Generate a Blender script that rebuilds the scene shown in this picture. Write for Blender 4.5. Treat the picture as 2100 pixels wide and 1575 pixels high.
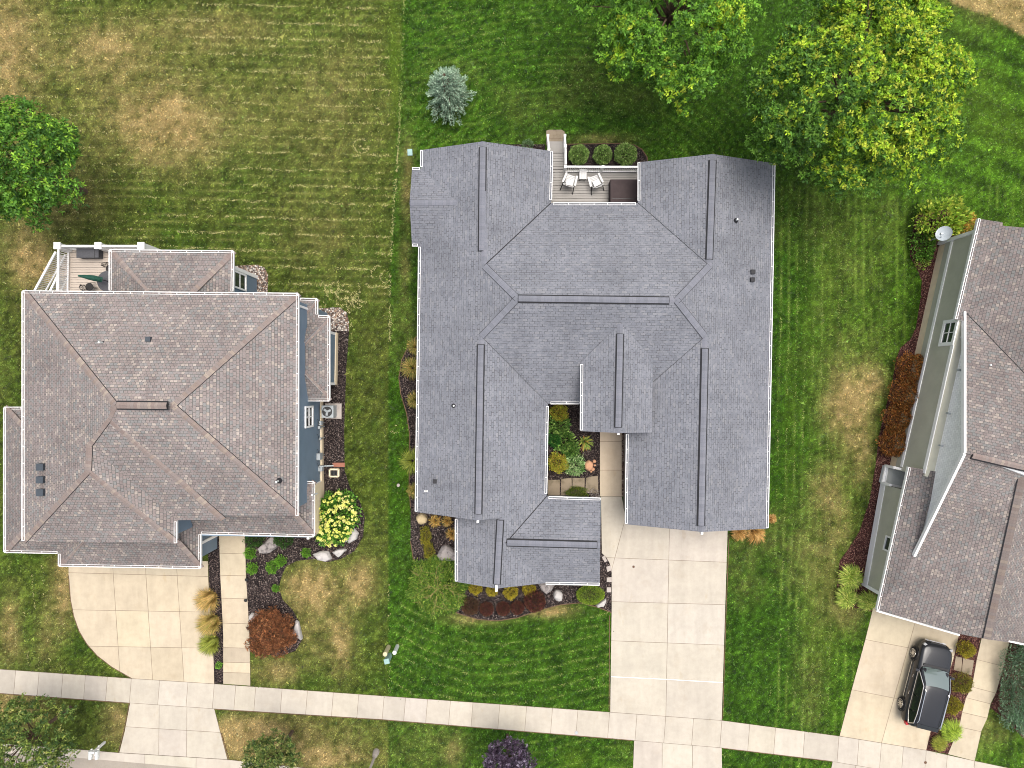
import bpy, bmesh, math, random
import numpy as np
from mathutils import Vector, Matrix, noise as mnoise
for o in list(bpy.data.objects): bpy.data.objects.remove(o)
SC = bpy.context.scene
COL = SC.collection
H, F = 42.42, 1400.0            # drone height (m) and focal length in photo pixels

# ------------------------------------------------------------------ camera, sky, sun, exposure
cam = bpy.data.objects.new('camera', bpy.data.cameras.new('camera'))
COL.objects.link(cam); cam.location = (0, 0, H); cam.rotation_euler = (0, 0, 0)
cam.data.sensor_width = 36; cam.data.lens = 36*F/2100; cam.data.clip_end = 2000; cam.data.clip_start = .5
SC.camera = cam
SUN_AZ, SUN_EL = 44, 77         # clockwise from +Y, elevation
w = bpy.data.worlds.new('World'); SC.world = w; w.use_nodes = True
nt = w.node_tree; bg = nt.nodes['Background']; sky = nt.nodes.new('ShaderNodeTexSky')
sky.sky_type = 'NISHITA'; sky.sun_disc = False
sky.sun_elevation = math.radians(SUN_EL); sky.sun_rotation = math.radians(SUN_AZ)
sky.air_density = 1.0; sky.dust_density = 6.0; sky.ozone_density = 1.0
hs = nt.nodes.new('ShaderNodeHueSaturation'); hs.inputs['Saturation'].default_value = .5; nt.links.new(sky.outputs[0], hs.inputs['Color']); nt.links.new(hs.outputs[0], bg.inputs[0]); bg.inputs[1].default_value = .15
sun = bpy.data.objects.new('sun', bpy.data.lights.new('sun', 'SUN')); COL.objects.link(sun)
sun.data.energy = 1.15; sun.data.angle = math.radians(42); sun.data.color = (1, .95, .86)
a, e = math.radians(SUN_AZ), math.radians(SUN_EL)
sd = Vector((math.sin(a)*math.cos(e), math.cos(a)*math.cos(e), math.sin(e)))
sun.rotation_euler = sd.to_track_quat('Z', 'Y').to_euler(); sun.location = sd*60
SC.view_settings.view_transform = 'Standard'; SC.view_settings.look = 'None'
SC.view_settings.exposure = 0.80
SC.cycles.pixel_filter_type = 'BLACKMAN_HARRIS'; SC.cycles.filter_width = 1.0; SC.view_settings.gamma = 1

# ------------------------------------------------------------------ helpers
RNG = np.random.default_rng(7); random.seed(7)
def P(px, py, z=0.):            # photo pixel + height -> point in metres
    s = (H-z)/F
    return Vector(((px-1050)*s, (787.5-py)*s, z))
def XY(px, py, z=0.):
    p = P(px, py, z); return (p.x, p.y)
def lin(c): return c/12.92 if c <= .04045 else ((c+.055)/1.055)**2.4
def D(r, g, b, k=.74): return (lin(r/255)*k, lin(g/255)*k, lin(b/255)*k)
def D3(r, g, b, k=.74): return np.array(D(r, g, b, k))

def tag(o, label=None, cat=None, group=None, kind=None):
    if label: o['label'] = label
    if cat: o['category'] = cat
    if group: o['group'] = group
    if kind: o['kind'] = kind
    return o
def thing(name, label, cat, loc=(0, 0, 0), rz=0, group=None):
    o = bpy.data.objects.new(name, None); COL.objects.link(o); o.empty_display_size = .3
    o.location = loc; o.rotation_euler = (0, 0, rz)
    return tag(o, label, cat, group)
def dup(root, loc, rz=0, label=None, scale=1, group=None):
    r = root.copy(); COL.objects.link(r); r.location = loc; r.rotation_euler = (0, 0, rz)
    r.scale = scale if hasattr(scale, '__len__') else (scale,)*3
    if label: r['label'] = label
    if group: r['group'] = group
    for ch in list(root.children):
        c = ch.copy(); COL.objects.link(c); c.parent = r
        for g in list(ch.children):
            d = g.copy(); COL.objects.link(d); d.parent = c
    return r
def link(name, me, mats, parent=None, world=False):
    o = bpy.data.objects.new(name, me); COL.objects.link(o)
    for m in (mats if isinstance(mats, (list, tuple)) else [mats]): me.materials.append(m)
    if parent is not None:
        o.parent = parent
        if world:
            t = parent
            loc = Vector(t.location)
            if t.parent is not None and t.type != 'EMPTY': loc = Vector((0, 0, 0))
            o.matrix_parent_inverse = Matrix.Translation(-loc) if t.type == 'EMPTY' else Matrix.Identity(4)
    return o
class MB:
    def __init__(s): s.v = []; s.f = []; s.m = []; s.uv = []; s.c = []
    def face(s, pts, m=0, uv=None, c=None):
        i = len(s.v); s.v += [tuple(p) for p in pts]; s.f.append(tuple(range(i, i+len(pts))))
        s.m.append(m); s.uv.append(uv); s.c.append(c)
    def hexa(s, b, t, m=0, c=None):          # bottom ring, top ring
        n = len(b); s.face(t, m, None, c); s.face(list(reversed(b)), m, None, c)
        for i in range(n): j = (i+1) % n; s.face([b[i], b[j], t[j], t[i]], m, None, c)
    def prism(s, pts, z0, z1, m=0, c=None):
        a = 0
        for i in range(len(pts)):
            p, q = pts[i], pts[(i+1) % len(pts)]; a += p[0]*q[1]-q[0]*p[1]
        if a < 0: pts = list(reversed(pts))
        s.hexa([(p[0], p[1], z0) for p in pts], [(p[0], p[1], z1) for p in pts], m, c)
    def box(s, c, size, rz=0, m=0, col=None):
        x, y, z = size[0]/2, size[1]/2, size[2]/2; ca, sa = math.cos(rz), math.sin(rz)
        q = [(-x, -y), (x, -y), (x, y), (-x, y)]
        q = [(c[0]+a*ca-b*sa, c[1]+a*sa+b*ca) for a, b in q]
        s.hexa([(a, b, c[2]-z) for a, b in q], [(a, b, c[2]+z) for a, b in q], m, col)
    def bar(s, a, b, w, h, m=0, up=(0, 0, 1)):
        a, b = Vector(a), Vector(b); d = (b-a).normalized(); up = Vector(up)
        if abs(d.dot(up)) > .99: up = Vector((0, 1, 0))
        sd = d.cross(up).normalized()*(w/2); u = sd.cross(d).normalized()*(h/2)
        q = [-sd-u, sd-u, sd+u, -sd+u]
        s.hexa([a+k for k in q], [b+k for k in q], m)
    def tube(s, pts, rad, n=7, m=0):
        pts = [Vector(p) for p in pts]; rings = []
        for i, p in enumerate(pts):
            d = (pts[min(i+1, len(pts)-1)]-pts[max(i-1, 0)]).normalized()
            u = d.orthogonal().normalized(); v = d.cross(u)
            r = rad[i] if hasattr(rad, '__len__') else rad
            rings.append([p+(u*math.cos(2*math.pi*k/n)+v*math.sin(2*math.pi*k/n))*r for k in range(n)])
        for a, b in zip(rings[:-1], rings[1:]):
            off = min(range(n), key=lambda o: (a[0]-b[o]).length)
            b2 = b[off:]+b[:off]; b[:] = b2
            for k in range(n): j = (k+1) % n; s.face([a[k], a[j], b[j], b[k]], m)
        s.face(list(reversed(rings[0])), m); s.face(rings[-1], m)
    def build(s, name, mats, parent=None, world=False, smooth=False, bevel=0, merge=False):
        me = bpy.data.meshes.new(name); me.from_pydata(s.v, [], s.f)
        me.polygons.foreach_set('material_index', s.m)
        if any(u is not None for u in s.uv):
            l = me.uv_layers.new(name='UVMap'); arr = []
            for f, u in zip(s.f, s.uv): arr += list(u) if u is not None else [(0, 0)]*len(f)
            l.data.foreach_set('uv', np.array(arr, dtype=np.float32).ravel())
        if any(c is not None for c in s.c):
            ca = me.color_attributes.new('Col', 'FLOAT_COLOR', 'CORNER'); arr = []
            for f, c in zip(s.f, s.c):
                c = c if c is not None else (1, 1, 1); arr += [(c[0], c[1], c[2], 1)]*len(f)
            ca.data.foreach_set('color', np.array(arr, dtype=np.float32).ravel())
        me.update()
        if merge:
            bm = bmesh.new(); bm.from_mesh(me); bmesh.ops.remove_doubles(bm, verts=bm.verts, dist=1e-4)
            bmesh.ops.recalc_face_normals(bm, faces=bm.faces); bm.to_mesh(me); bm.free()
        if smooth: me.polygons.foreach_set('use_smooth', [True]*len(me.polygons))
        o = link(name, me, mats, parent, world)
        if bevel:
            md = o.modifiers.new('bevel', 'BEVEL'); md.width = bevel; md.segments = 2; md.limit_method = 'ANGLE'
        return o
def np_mesh(name, V, Fc, col, mat, parent=None, world=False, smooth=False):
    k = Fc.shape[1]; me = bpy.data.meshes.new(name)
    me.vertices.add(len(V)); me.vertices.foreach_set('co', V.astype(np.float32).ravel())
    me.loops.add(Fc.size); me.loops.foreach_set('vertex_index', Fc.astype(np.int32).ravel())
    me.polygons.add(len(Fc)); me.polygons.foreach_set('loop_start', np.arange(0, Fc.size, k, dtype=np.int32))
    me.update(calc_edges=True)
    if col is not None:
        ca = me.color_attributes.new('Col', 'FLOAT_COLOR', 'POINT')
        ca.data.foreach_set('color', np.concatenate([col, np.ones((len(col), 1))], 1).astype(np.float32).ravel())
    if smooth: me.polygons.foreach_set('use_smooth', np.ones(len(Fc), dtype=bool))
    return link(name, me, mat, parent, world)
def unit(v): return v/np.maximum(np.linalg.norm(v, axis=-1, keepdims=True), 1e-9)
def leafcloud(C, Dr, L, Wd, col):
    n = len(C); r = RNG.normal(size=(n, 3)); sd = unit(np.cross(Dr, r)); L = L[:, None]; Wd = Wd[:, None]
    up = np.cross(sd, Dr); mid = C+Dr*L*.5+up*L*.06
    V = np.stack([C, mid+sd*Wd/2, C+Dr*L-up*L*.08, mid-sd*Wd/2], 1).reshape(-1, 3)
    return V, np.arange(4*n).reshape(n, 4), np.repeat(col, 4, 0)
def vnoise(x, y, seed=0):
    xi, yi = np.floor(x).astype(np.int64), np.floor(y).astype(np.int64); fx, fy = x-xi, y-yi
    fx = fx*fx*(3-2*fx); fy = fy*fy*(3-2*fy)
    def h(a, b):
        n = (a*374761393+b*668265263+seed*1442695041) & 0x7fffffff
        n = ((n ^ (n >> 13))*1274126177) & 0x7fffffff
        return ((n ^ (n >> 16)) & 0xffff)/65535.
    return (h(xi, yi)*(1-fx)+h(xi+1, yi)*fx)*(1-fy)+(h(xi, yi+1)*(1-fx)+h(xi+1, yi+1)*fx)*fy
def fbm(x, y, seed=0, o=4):
    t = 0; a = .5
    for i in range(o): t = t+a*vnoise(x, y, seed+i*17); x = x*2.03+5.1; y = y*2.03+1.7; a *= .5
    return t/(1-.5**o)
def inpoly(x, y, poly):
    c = np.zeros(x.shape, bool); n = len(poly); j = n-1
    for i in range(n):
        xi, yi = poly[i][:2]; xj, yj = poly[j][:2]
        if yi != yj: c ^= ((yi > y) != (yj > y)) & (x < (xj-xi)*(y-yi)/(yj-yi)+xi)
        j = i
    return c
def inset(pts, d):
    pts = [Vector(p[:2]) for p in pts]; n = len(pts)
    a = sum(pts[i].x*pts[(i+1) % n].y-pts[(i+1) % n].x*pts[i].y for i in range(n))
    if a < 0: pts.reverse()
    out = []
    for i in range(n):
        p0, p1, p2 = pts[i-1], pts[i], pts[(i+1) % n]
        d1, d2 = (p1-p0).normalized(), (p2-p1).normalized()
        n1, n2 = Vector((-d1.y, d1.x)), Vector((-d2.y, d2.x)); k = 1+n1.dot(n2)
        out.append(tuple(p1+(n1+n2)*(d/max(k, .3))))
    return out

# ------------------------------------------------------------------ materials
class NT:
    def __init__(s, name, rough=.8, spec=.3):
        s.mat = bpy.data.materials.new(name); s.mat.use_nodes = True; s.n = s.mat.node_tree.nodes; s.l = s.mat.node_tree.links
        s.b = s.n['Principled BSDF']; s.b.inputs['Roughness'].default_value = rough
        s.b.inputs['Specular IOR Level'].default_value = spec
    def add(s, t, **kw):
        k = s.n.new('ShaderNode'+t)
        for a, v in kw.items(): setattr(k, a, v)
        return k
    def lk(s, a, b): s.l.new(a, b)
    def coord(s, kind='Object', scale=1, rot=0):
        t = s.add('TexCoord'); m = s.add('Mapping'); m.inputs['Scale'].default_value = scale if hasattr(scale, '__len__') else (scale,)*3
        m.inputs['Rotation'].default_value = (0, 0, rot); s.lk(t.outputs[kind], m.inputs[0]); return m.outputs[0]
    def noise(s, co, scale, detail=4, rough=.55):
        k = s.add('TexNoise'); k.inputs['Scale'].default_value = scale; k.inputs['Detail'].default_value = detail
        k.inputs['Roughness'].default_value = rough; s.lk(co, k.inputs['Vector']); return k.outputs['Fac']
    def ramp(s, fac, stops, interp='LINEAR'):
        k = s.add('ValToRGB'); cr = k.color_ramp; cr.interpolation = interp
        while len(cr.elements) < len(stops): cr.elements.new(.5)
        for el, (p, c) in zip(cr.elements, stops):
            el.position = p; el.color = (*c, 1) if hasattr(c, '__len__') else (c, c, c, 1)
        s.lk(fac, k.inputs[0]); return k.outputs[0]
    def mix(s, fac, a, b, mode='MIX'):
        k = s.add('MixRGB', blend_type=mode)
        for i, v in ((0, fac), (1, a), (2, b)):
            if hasattr(v, 'links') or hasattr(v, 'is_linked'): s.lk(v, k.inputs[i])
            elif i == 0: k.inputs[0].default_value = v
            else: k.inputs[i].default_value = (*v, 1)
        return k.outputs[0]
    def base(s, c):
        if hasattr(c, 'is_linked'): s.lk(c, s.b.inputs['Base Color'])
        else: s.b.inputs['Base Color'].default_value = (*c, 1)
    def bump(s, h, dist=.02, st=.6):
        k = s.add('Bump'); k.inputs['Distance'].default_value = dist; k.inputs['Strength'].default_value = st
        s.lk(h, k.inputs['Height']); s.lk(k.outputs[0], s.b.inputs['Normal'])
    def attr(s, name='Col'):
        k = s.add('VertexColor', layer_name=name); return k.outputs[0]
def plain(name, c, rough=.5, spec=.4, metal=0, var=.12, sc=3):
    m = NT(name, rough, spec); m.b.inputs['Metallic'].default_value = metal
    f = m.noise(m.coord(), sc, 5)
    m.base(m.ramp(f, [(.25, tuple(x*(1-var) for x in c)), (.75, tuple(x*(1+var) for x in c))])); return m.mat
def leafmat(name, trans=.3, rough=.55):
    m = NT(name, rough, .25); c = m.attr(); m.base(c)
    t = m.add('BsdfTranslucent'); m.lk(c, t.inputs[0]); mx = m.add('MixShader'); mx.inputs[0].default_value = trans
    out = m.n['Material Output']; m.lk(m.b.outputs[0], mx.inputs[1]); m.lk(t.outputs[0], mx.inputs[2]); m.lk(mx.outputs[0], out.inputs[0])
    return m.mat
def shingles(name, stops, tabw=.26, course=.145, gap=.35, cell=(.011, .010), dark=.45):
    m = NT(name, .93, .12); co = m.coord('UV')
    b = m.add('TexBrick'); b.offset = .42; b.offset_frequency = 2; b.squash = 1.0
    for k, v in (('Color1', (0, 0, 0, 1)), ('Color2', (1, 1, 1, 1)), ('Mortar', (.5, .5, .5, 1))): b.inputs[k].default_value = v
    b.inputs['Scale'].default_value = 1; b.inputs['Mortar Size'].default_value = cell[0]; b.inputs['Mortar Smooth'].default_value = .3
    b.inputs['Brick Width'].default_value = tabw; b.inputs['Row Height'].default_value = course
    n0 = m.add('TexNoise'); n0.inputs['Scale'].default_value = 7; m.lk(co, n0.inputs['Vector'])
    va = m.add('VectorMath', operation='MULTIPLY_ADD'); va.inputs[1].default_value = (.10, .012, 0); m.lk(n0.outputs['Color'], va.inputs[0]); m.lk(co, va.inputs[2])
    m.lk(va.outputs[0], b.inputs['Vector'])
    c = m.ramp(b.outputs['Color'], stops)
    n1 = m.noise(m.coord('Object'), .45, 5); c = m.mix(1, c, m.ramp(n1, [(.3, .86), (.7, 1.11)]), 'MULTIPLY'); ns = m.noise(m.coord('UV', (1.6, .22, 1)), 1.0, 4, .6); c = m.mix(1, c, m.ramp(ns, [(.3, .92), (.7, 1.07)]), 'MULTIPLY')
    n2 = m.noise(m.coord('Object'), 38, 2); c = m.mix(1, c, m.ramp(n2, [(.3, .82), (.7, 1.16)]), 'MULTIPLY')
    # joints: course shadow lines and only some of the tab slots
    n3 = m.noise(m.coord('UV'), 4.2, 3); g = m.ramp(n3, [(gap, 0), (gap+.18, 1)])
    mm = m.add('MixRGB', blend_type='MULTIPLY'); mm.inputs[0].default_value = 1; m.lk(b.outputs['Fac'], mm.inputs[1]); m.lk(g, mm.inputs[2])
    c = m.mix(mm.outputs[0], c, m.mix(1, c, (dark,)*3, 'MULTIPLY'))
    m.base(c); inv = m.ramp(b.outputs['Fac'], [(0, 1), (1, 0)])
    h = m.mix(.5, inv, b.outputs['Color']); m.bump(h, .012, .7)
    return m.mat
M = {}
M['roof_grey'] = shingles('grey_shingles', [(p_, D(*c_, .60)) for p_, c_ in [(0, (132, 135, 143)), (.3, (141, 143, 151)), (.55, (148, 150, 157)), (.8, (138, 140, 148)), (1, (154, 155, 160))]], .28, .145, .37, (.0135, .01), .42)
BR = [(p_, D(*c_, .625)) for p_, c_ in [(0, (143, 132, 130)), (.25, (160, 148, 144)), (.42, (155, 149, 147)), (.55, (149, 149, 147)), (.68, (162, 150, 146)), (.82, (156, 145, 141)), (.9, (180, 168, 158)), (1, (190, 179, 171))]]
M['roof_brown'] = shingles('brown_shingles', BR, .19, .155, .30, (.012, .01), .42)
BR2 = [(p, tuple(x*.90 for x in c)) for p, c in BR]
M['roof_brown2'] = shingles('weathered_brown_shingles', BR2, .19, .155, .30, (.012, .01), .42)
CAPS = [(p_, D(*c_, .58)) for p_, c_ in [(0, (152, 136, 130)), (.25, (160, 145, 138)), (.5, (153, 142, 138)), (.7, (168, 154, 146)), (.85, (184, 170, 156)), (1, (152, 135, 127))]]
def capmat(name, stops, seg=.17):
    m = NT(name, .9, .15); co = m.coord('UV'); b = m.add('TexBrick'); b.offset = 0
    for k, v in (('Color1', (0, 0, 0, 1)), ('Color2', (1, 1, 1, 1)), ('Mortar', (0, 0, 0, 1))): b.inputs[k].default_value = v
    b.inputs['Scale'].default_value = 1; b.inputs['Mortar Size'].default_value = .004; b.inputs['Brick Width'].default_value = seg; b.inputs['Row Height'].default_value = 5
    m.lk(co, b.inputs['Vector']); c = m.ramp(b.outputs['Color'], stops)
    c = m.mix(1, c, m.ramp(m.noise(m.coord(), 30, 2), [(.3, .88), (.7, 1.1)]), 'MULTIPLY')
    c = m.mix(b.outputs['Fac'], c, m.mix(1, c, (.75,)*3, 'MULTIPLY')); m.base(c); return m.mat
M['cap_brown'] = capmat('brown_cap_shingles', CAPS)
M['cap_dull'] = capmat('dull_cap_shingles', [(p, tuple(x*.72 for x in c)) for p, c in CAPS])
M['cap_grey'] = capmat('grey_cap_shingles', [(0, D(134, 136, 144, .58)), (.5, D(142, 144, 154, .57)), (1, D(148, 149, 158, .57))], .2)
M['vent_shadow_dark'] = plain('dark_vent_mesh_and_shadow', (.012, .012, .014), .8)  # vent mesh, and also the painted shadow bars on the roofs
M['white'] = plain('white_painted_trim', (.80, .79, .77), .45, .4, 0, .05, 2)
M['gutter_in'] = plain('dark_gutter_inside', (.24, .23, .21), .7, .2, 0, .35, 1.5)  # gutter channel darker than its white lips
M['soffit'] = plain('white_soffit', (.6, .6, .6), .6, .3, 0, .05)
M['edge'] = plain('shingle_edge', D(120, 121, 128), .9, .1)
def siding(name, c, step=.15):
    m = NT(name, .65, .25); co = m.coord('Object'); w_ = m.add('TexWave', wave_type='BANDS', bands_direction='Z', wave_profile='SAW')
    w_.inputs['Scale'].default_value = 1/step/ (2*math.pi)*math.pi*1.0; m.lk(co, w_.inputs[0])
    k = m.ramp(w_.outputs['Fac'], [(0, .86), (.12, 1), (1, 1.0)]); n_ = m.ramp(m.noise(co, 1.2, 4), [(.3, .93), (.7, 1.06)])
    m.base(m.mix(1, m.mix(1, c, k, 'MULTIPLY'), n_, 'MULTIPLY')); m.bump(w_.outputs['Fac'], .012, .6); return m.mat
M['siding_blue'] = siding('blue_grey_siding', D(120, 138, 154, .9))
M['siding_taupe'] = siding('taupe_siding', D(150, 146, 140))
M['siding_sage'] = siding('sage_grey_siding', D(182, 180, 164, 1.0))
M['found'] = plain('cream_foundation', D(226, 208, 176, .95), .8, .2, 0, .08)
def shake(name, c):
    m = NT(name, .8, .2); co = m.coord('UV'); b = m.add('TexBrick'); b.offset = .5
    b.inputs['Color1'].default_value = (*[x*.92 for x in c], 1); b.inputs['Color2'].default_value = (*[x*1.06 for x in c], 1); b.inputs['Mortar'].default_value = (*[x*.78 for x in c], 1)
    b.inputs['Scale'].default_value = 1; b.inputs['Mortar Size'].default_value = .008; b.inputs['Brick Width'].default_value = .2; b.inputs['Row Height'].default_value = .16
    m.lk(co, b.inputs['Vector']); m.base(b.outputs['Color']); m.bump(b.outputs['Fac'], .008, -.4); return m.mat
M['shake'] = shake('pale_shake_siding', D(232, 232, 228, 1.0))
def concrete(name, c, dirt=1.0, aggregate=0):
    m = NT(name, .88, .2); co = m.coord(); n1 = m.noise(co, .55, 6, .6); n2 = m.noise(co, 3.0, 6, .62); n3 = m.noise(co, 60, 2)
    k = m.mix(1, m.ramp(n1, [(.28, 1-.10*dirt), (.5, 1.0), (.72, 1.06)]), m.ramp(n2, [(.25, 1-.08*dirt), (.55, 1), (.8, 1.05)]), 'MULTIPLY')
    k = m.mix(1, k, m.ramp(n3, [(.3, .94-aggregate), (.7, 1.05+aggregate)]), 'MULTIPLY')
    a = m.mix(m.ramp(m.noise(co, .9, 5), [(.55, 0), (.75, .5)]), c, tuple(x*y for x, y in zip(c, (.88, .84, .78))))
    stk = m.noise(m.coord('Object', (1.1, .16, 1)), 1.6, 5, .6); k = m.mix(1, k, m.ramp(stk, [(.3, .93), (.5, 1), (.7, 1.05)]), 'MULTIPLY')
    col = m.mix(1, m.mix(1, a, k, 'MULTIPLY'), m.attr(), 'MULTIPLY')
    sp_ = m.ramp(m.noise(m.coord('Object', (1.6, .7, 1)), 1.15, 3, .5), [(.66, 0), (.74, .35)]); col = m.mix(sp_, col, m.mix(1, col, (.84, .76, .62), 'MULTIPLY'))
    m.base(col); m.bump(n3, .004, .4); return m.mat
M['concrete'] = concrete('pale_concrete', D(222, 212, 196, .545))
M['concrete_tan'] = concrete('tan_concrete', D(225, 209, 182, .56), 1.1)
M['concrete_walk'] = concrete('entry_walk_concrete', D(214, 196, 172, .72), .8)
M['joint'] = plain('dark_joint', D(124, 108, 92), .95, .1)
M['asphalt'] = concrete('asphalt', D(178, 168, 155, .6), .8, .12)
def speck(name, cols, scale=26, dark=(.01, .01, .01), bump=.03, rnd=1.0):
    m = NT(name, .95, .1); co = m.coord(); v = m.add('TexVoronoi'); v.inputs['Scale'].default_value = scale; v.inputs['Randomness'].default_value = rnd; m.lk(co, v.inputs['Vector'])
    sp = m.add('SeparateColor'); m.lk(v.outputs['Color'], sp.inputs[0])
    n_ = len(cols); c = m.ramp(sp.outputs[0], [(i/n_, q) for i, q in enumerate(cols)], 'CONSTANT')
    d_ = m.ramp(v.outputs['Distance'], [(.30, 1), (.62, .35)]); c = m.mix(1, c, d_, 'MULTIPLY')
    c = m.mix(1, c, m.ramp(m.noise(co, 1.1, 4), [(.3, .78), (.7, 1.2)]), 'MULTIPLY'); m.base(c)
    m.bump(m.ramp(v.outputs['Distance'], [(0, 1), (.7, 0)]), bump, .8); return m.mat
M['mulch'] = speck('dark_bark_mulch', [D(74, 64, 62), D(52, 45, 45), D(94, 82, 78), D(66, 57, 57), D(124, 110, 104), D(60, 53, 53), D(84, 72, 68), D(46, 40, 41)], 17)
M['mulch_red'] = speck('red_brown_mulch', [D(110, 72, 66), D(84, 54, 52), D(122, 82, 74), D(96, 62, 58), D(150, 112, 100), D(88, 58, 55)], 17)
M['gravel'] = speck('pale_river_gravel', [D(212, 198, 184), D(160, 130, 112), D(228, 218, 206), D(120, 105, 98), D(196, 176, 158), D(236, 228, 218), D(178, 152, 132), D(140, 128, 122)], 11, bump=.05)
M['gravel_brown'] = speck('brown_gravel', [D(130, 108, 98), D(100, 78, 70), D(160, 138, 124), D(86, 66, 60), D(190, 172, 158), D(118, 92, 82)], 13, bump=.04)
M['leaf'] = leafmat('leaf'); M['needle'] = leafmat('needle', .12, .6); M['blade'] = leafmat('grass_blade', .25, .6)
M['petal'] = leafmat('flower_petal', .2, .7)
M['bark'] = plain('bark', D(104, 88, 74), .9, .1, 0, .3, 6)
M['twig'] = plain('pale_twig', D(168, 156, 100), .85, .1, 0, .25, 6)
def stone(name, c, c2, sc=2.2):
    m = NT(name, .85, .25); co = m.coord(); n1 = m.noise(co, sc, 7, .65)
    m.base(m.ramp(n1, [(.3, c2), (.48, c), (.75, tuple(x*1.12 for x in c))])); m.bump(m.noise(co, 9, 6), .03, .6); return m.mat
M['rock'] = stone('pale_grey_rock', D(206, 201, 196, .66), D(150, 145, 141, .66)); M['rock_mott'] = stone('mottled_rock', D(176, 168, 164, .6), D(70, 66, 64, .6), 3.4)
M['rock_tan'] = stone('tan_boulder', D(206, 186, 146), D(166, 146, 108)); M['rock_orange'] = stone('orange_sandstone', D(208, 160, 126), D(184, 130, 100))
M['flag'] = stone('flagstone', D(150, 136, 116), D(112, 102, 82), 1.6); M['paver'] = stone('grey_paver', D(182, 172, 164), D(150, 140, 132), 2)
M['brick'] = plain('red_brick_pad', D(164, 112, 94), .9, .1, 0, .2)
M['black'] = plain('black_metal', (.012, .012, .013), .45, .5); M['greyplast'] = plain('slate_plastic_vent', D(62, 70, 78), .5, .4)
M['grey_metal'] = plain('grey_metal', D(176, 182, 184), .5, .4, .2); M['dkpvc'] = plain('black_boot', (.015, .015, .018), .7)
M['glass'] = NT('window_glass', .08, .6).mat; M['glass'].node_tree.nodes['Principled BSDF'].inputs['Base Color'].default_value = (.03, .04, .04, 1)
M['deck'] = plain('grey_brown_deck_board', D(166, 162, 157, .76), .75, .2, 0, .12, 1.2); M['deck_tan'] = plain('tan_deck_board', D(212, 198, 184, .64), .75, .2, 0, .08, 1.2)
M['cover'] = plain('dark_brown_cover', D(76, 66, 66), .85, .15, 0, .14, 4); M['cover_grey'] = plain('charcoal_wicker_bench', D(92, 92, 96), .8, .15, 0, .18, 14)
M['cushion'] = plain('white_cushion', (.66, .65, .63), .9, .1, 0, .05); M['chairwhite'] = plain('white_chair_slat', (.55, .545, .535), .5, .3, 0, .04)
M['iron'] = plain('dark_iron', (.02, .017, .016), .6, .3); M['umbrella'] = plain('dark_green_canvas', D(46, 84, 72), .85, .1, 0, .25, 9)
M['pvc_green'] = plain('pale_green_plastic', D(150, 182, 176), .5, .3); M['pvc_beige'] = plain('beige_plastic', D(206, 196, 158), .5, .3); M['pvc_white'] = plain('off_white_plastic', D(226, 230, 226), .5, .3)
M['dish'] = plain('satellite_grey', D(198, 206, 212), .4, .4); M['rust'] = plain('rusty_iron', D(110, 84, 66), .8, .2, 0, .25, 9)

# ------------------------------------------------------------------ lawn colour
LAWN_DRY = [(350, 262, 95, 75, 1.0), (300, 230, 150, 90, .45), (25, 60, 60, 130, 1.1), (20, 220, 40, 120, .5), (55, 520, 45, 60, .9), (90, 560, 50, 45, .7), (440, 60, 120, 45, .55), (180, 110, 100, 60, .5),
  (250, 90, 90, 60, .4), (600, 240, 120, 110, .25), (700, 160, 60, 120, .2), (640, 1205, 55, 45, .9), (740, 1195, 28, 45, .8), (700, 1320, 22, 60, .65), (560, 1375, 45, 26, .55), (640, 1300, 60, 60, .3), (130, 1200, 22, 80, .75),
  (95, 1300, 18, 60, .25), (20, 1290, 20, 60, .6), (15, 1450, 70, 40, .9), (240, 1480, 25, 45, .6), (500, 1515, 70, 40, 1.0), (660, 1555, 100, 26, .7), (600, 1500, 140, 40, .35), (1130, 1252, 50, 13, .95), (980, 1268, 60, 12, .55),
  (1745, 830, 52, 70, 1.0), (1795, 790, 30, 30, .6), (1765, 930, 30, 60, .5), (1690, 1000, 34, 50, .55), (1720, 1060, 30, 60, .3), (1735, 1235, 34, 50, .6), (1680, 1180, 40, 120, .28), (1660, 1400, 30, 90, .2), (835, 370, 14, 80, .5),
  (1990, 1510, 40, 40, .2), (2040, 1480, 40, 40, .3), (830, 540, 12, 60, .35), (660, 480, 110, 60, .15), (1240, 285, 60, 10, .4), (930, 1540, 20, 30, .4), (180, 380, 60, 80, .2), (110, 420, 60, 60, .35)]
LAWN_LIME = [(808, 110, 13, 100, 1.0), (812, 210, 10, 60, .5), (2010, 210, 60, 60, .5), (2060, 270, 60, 40, .5), (1985, 130, 40, 50, .3), (760, 955, 16, 16, .7), (780, 1000, 22, 30, .6), (1690, 1320, 22, 40, .5), (1180, 1555, 26, 20, .8),
  (1700, 560, 20, 120, .3), (1655, 700, 20, 150, .3), (1620, 900, 16, 160, .35), (840, 1010, 14, 60, .5), (1700, 1200, 30, 60, .3), (1660, 1290, 14, 100, .35)]
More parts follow.
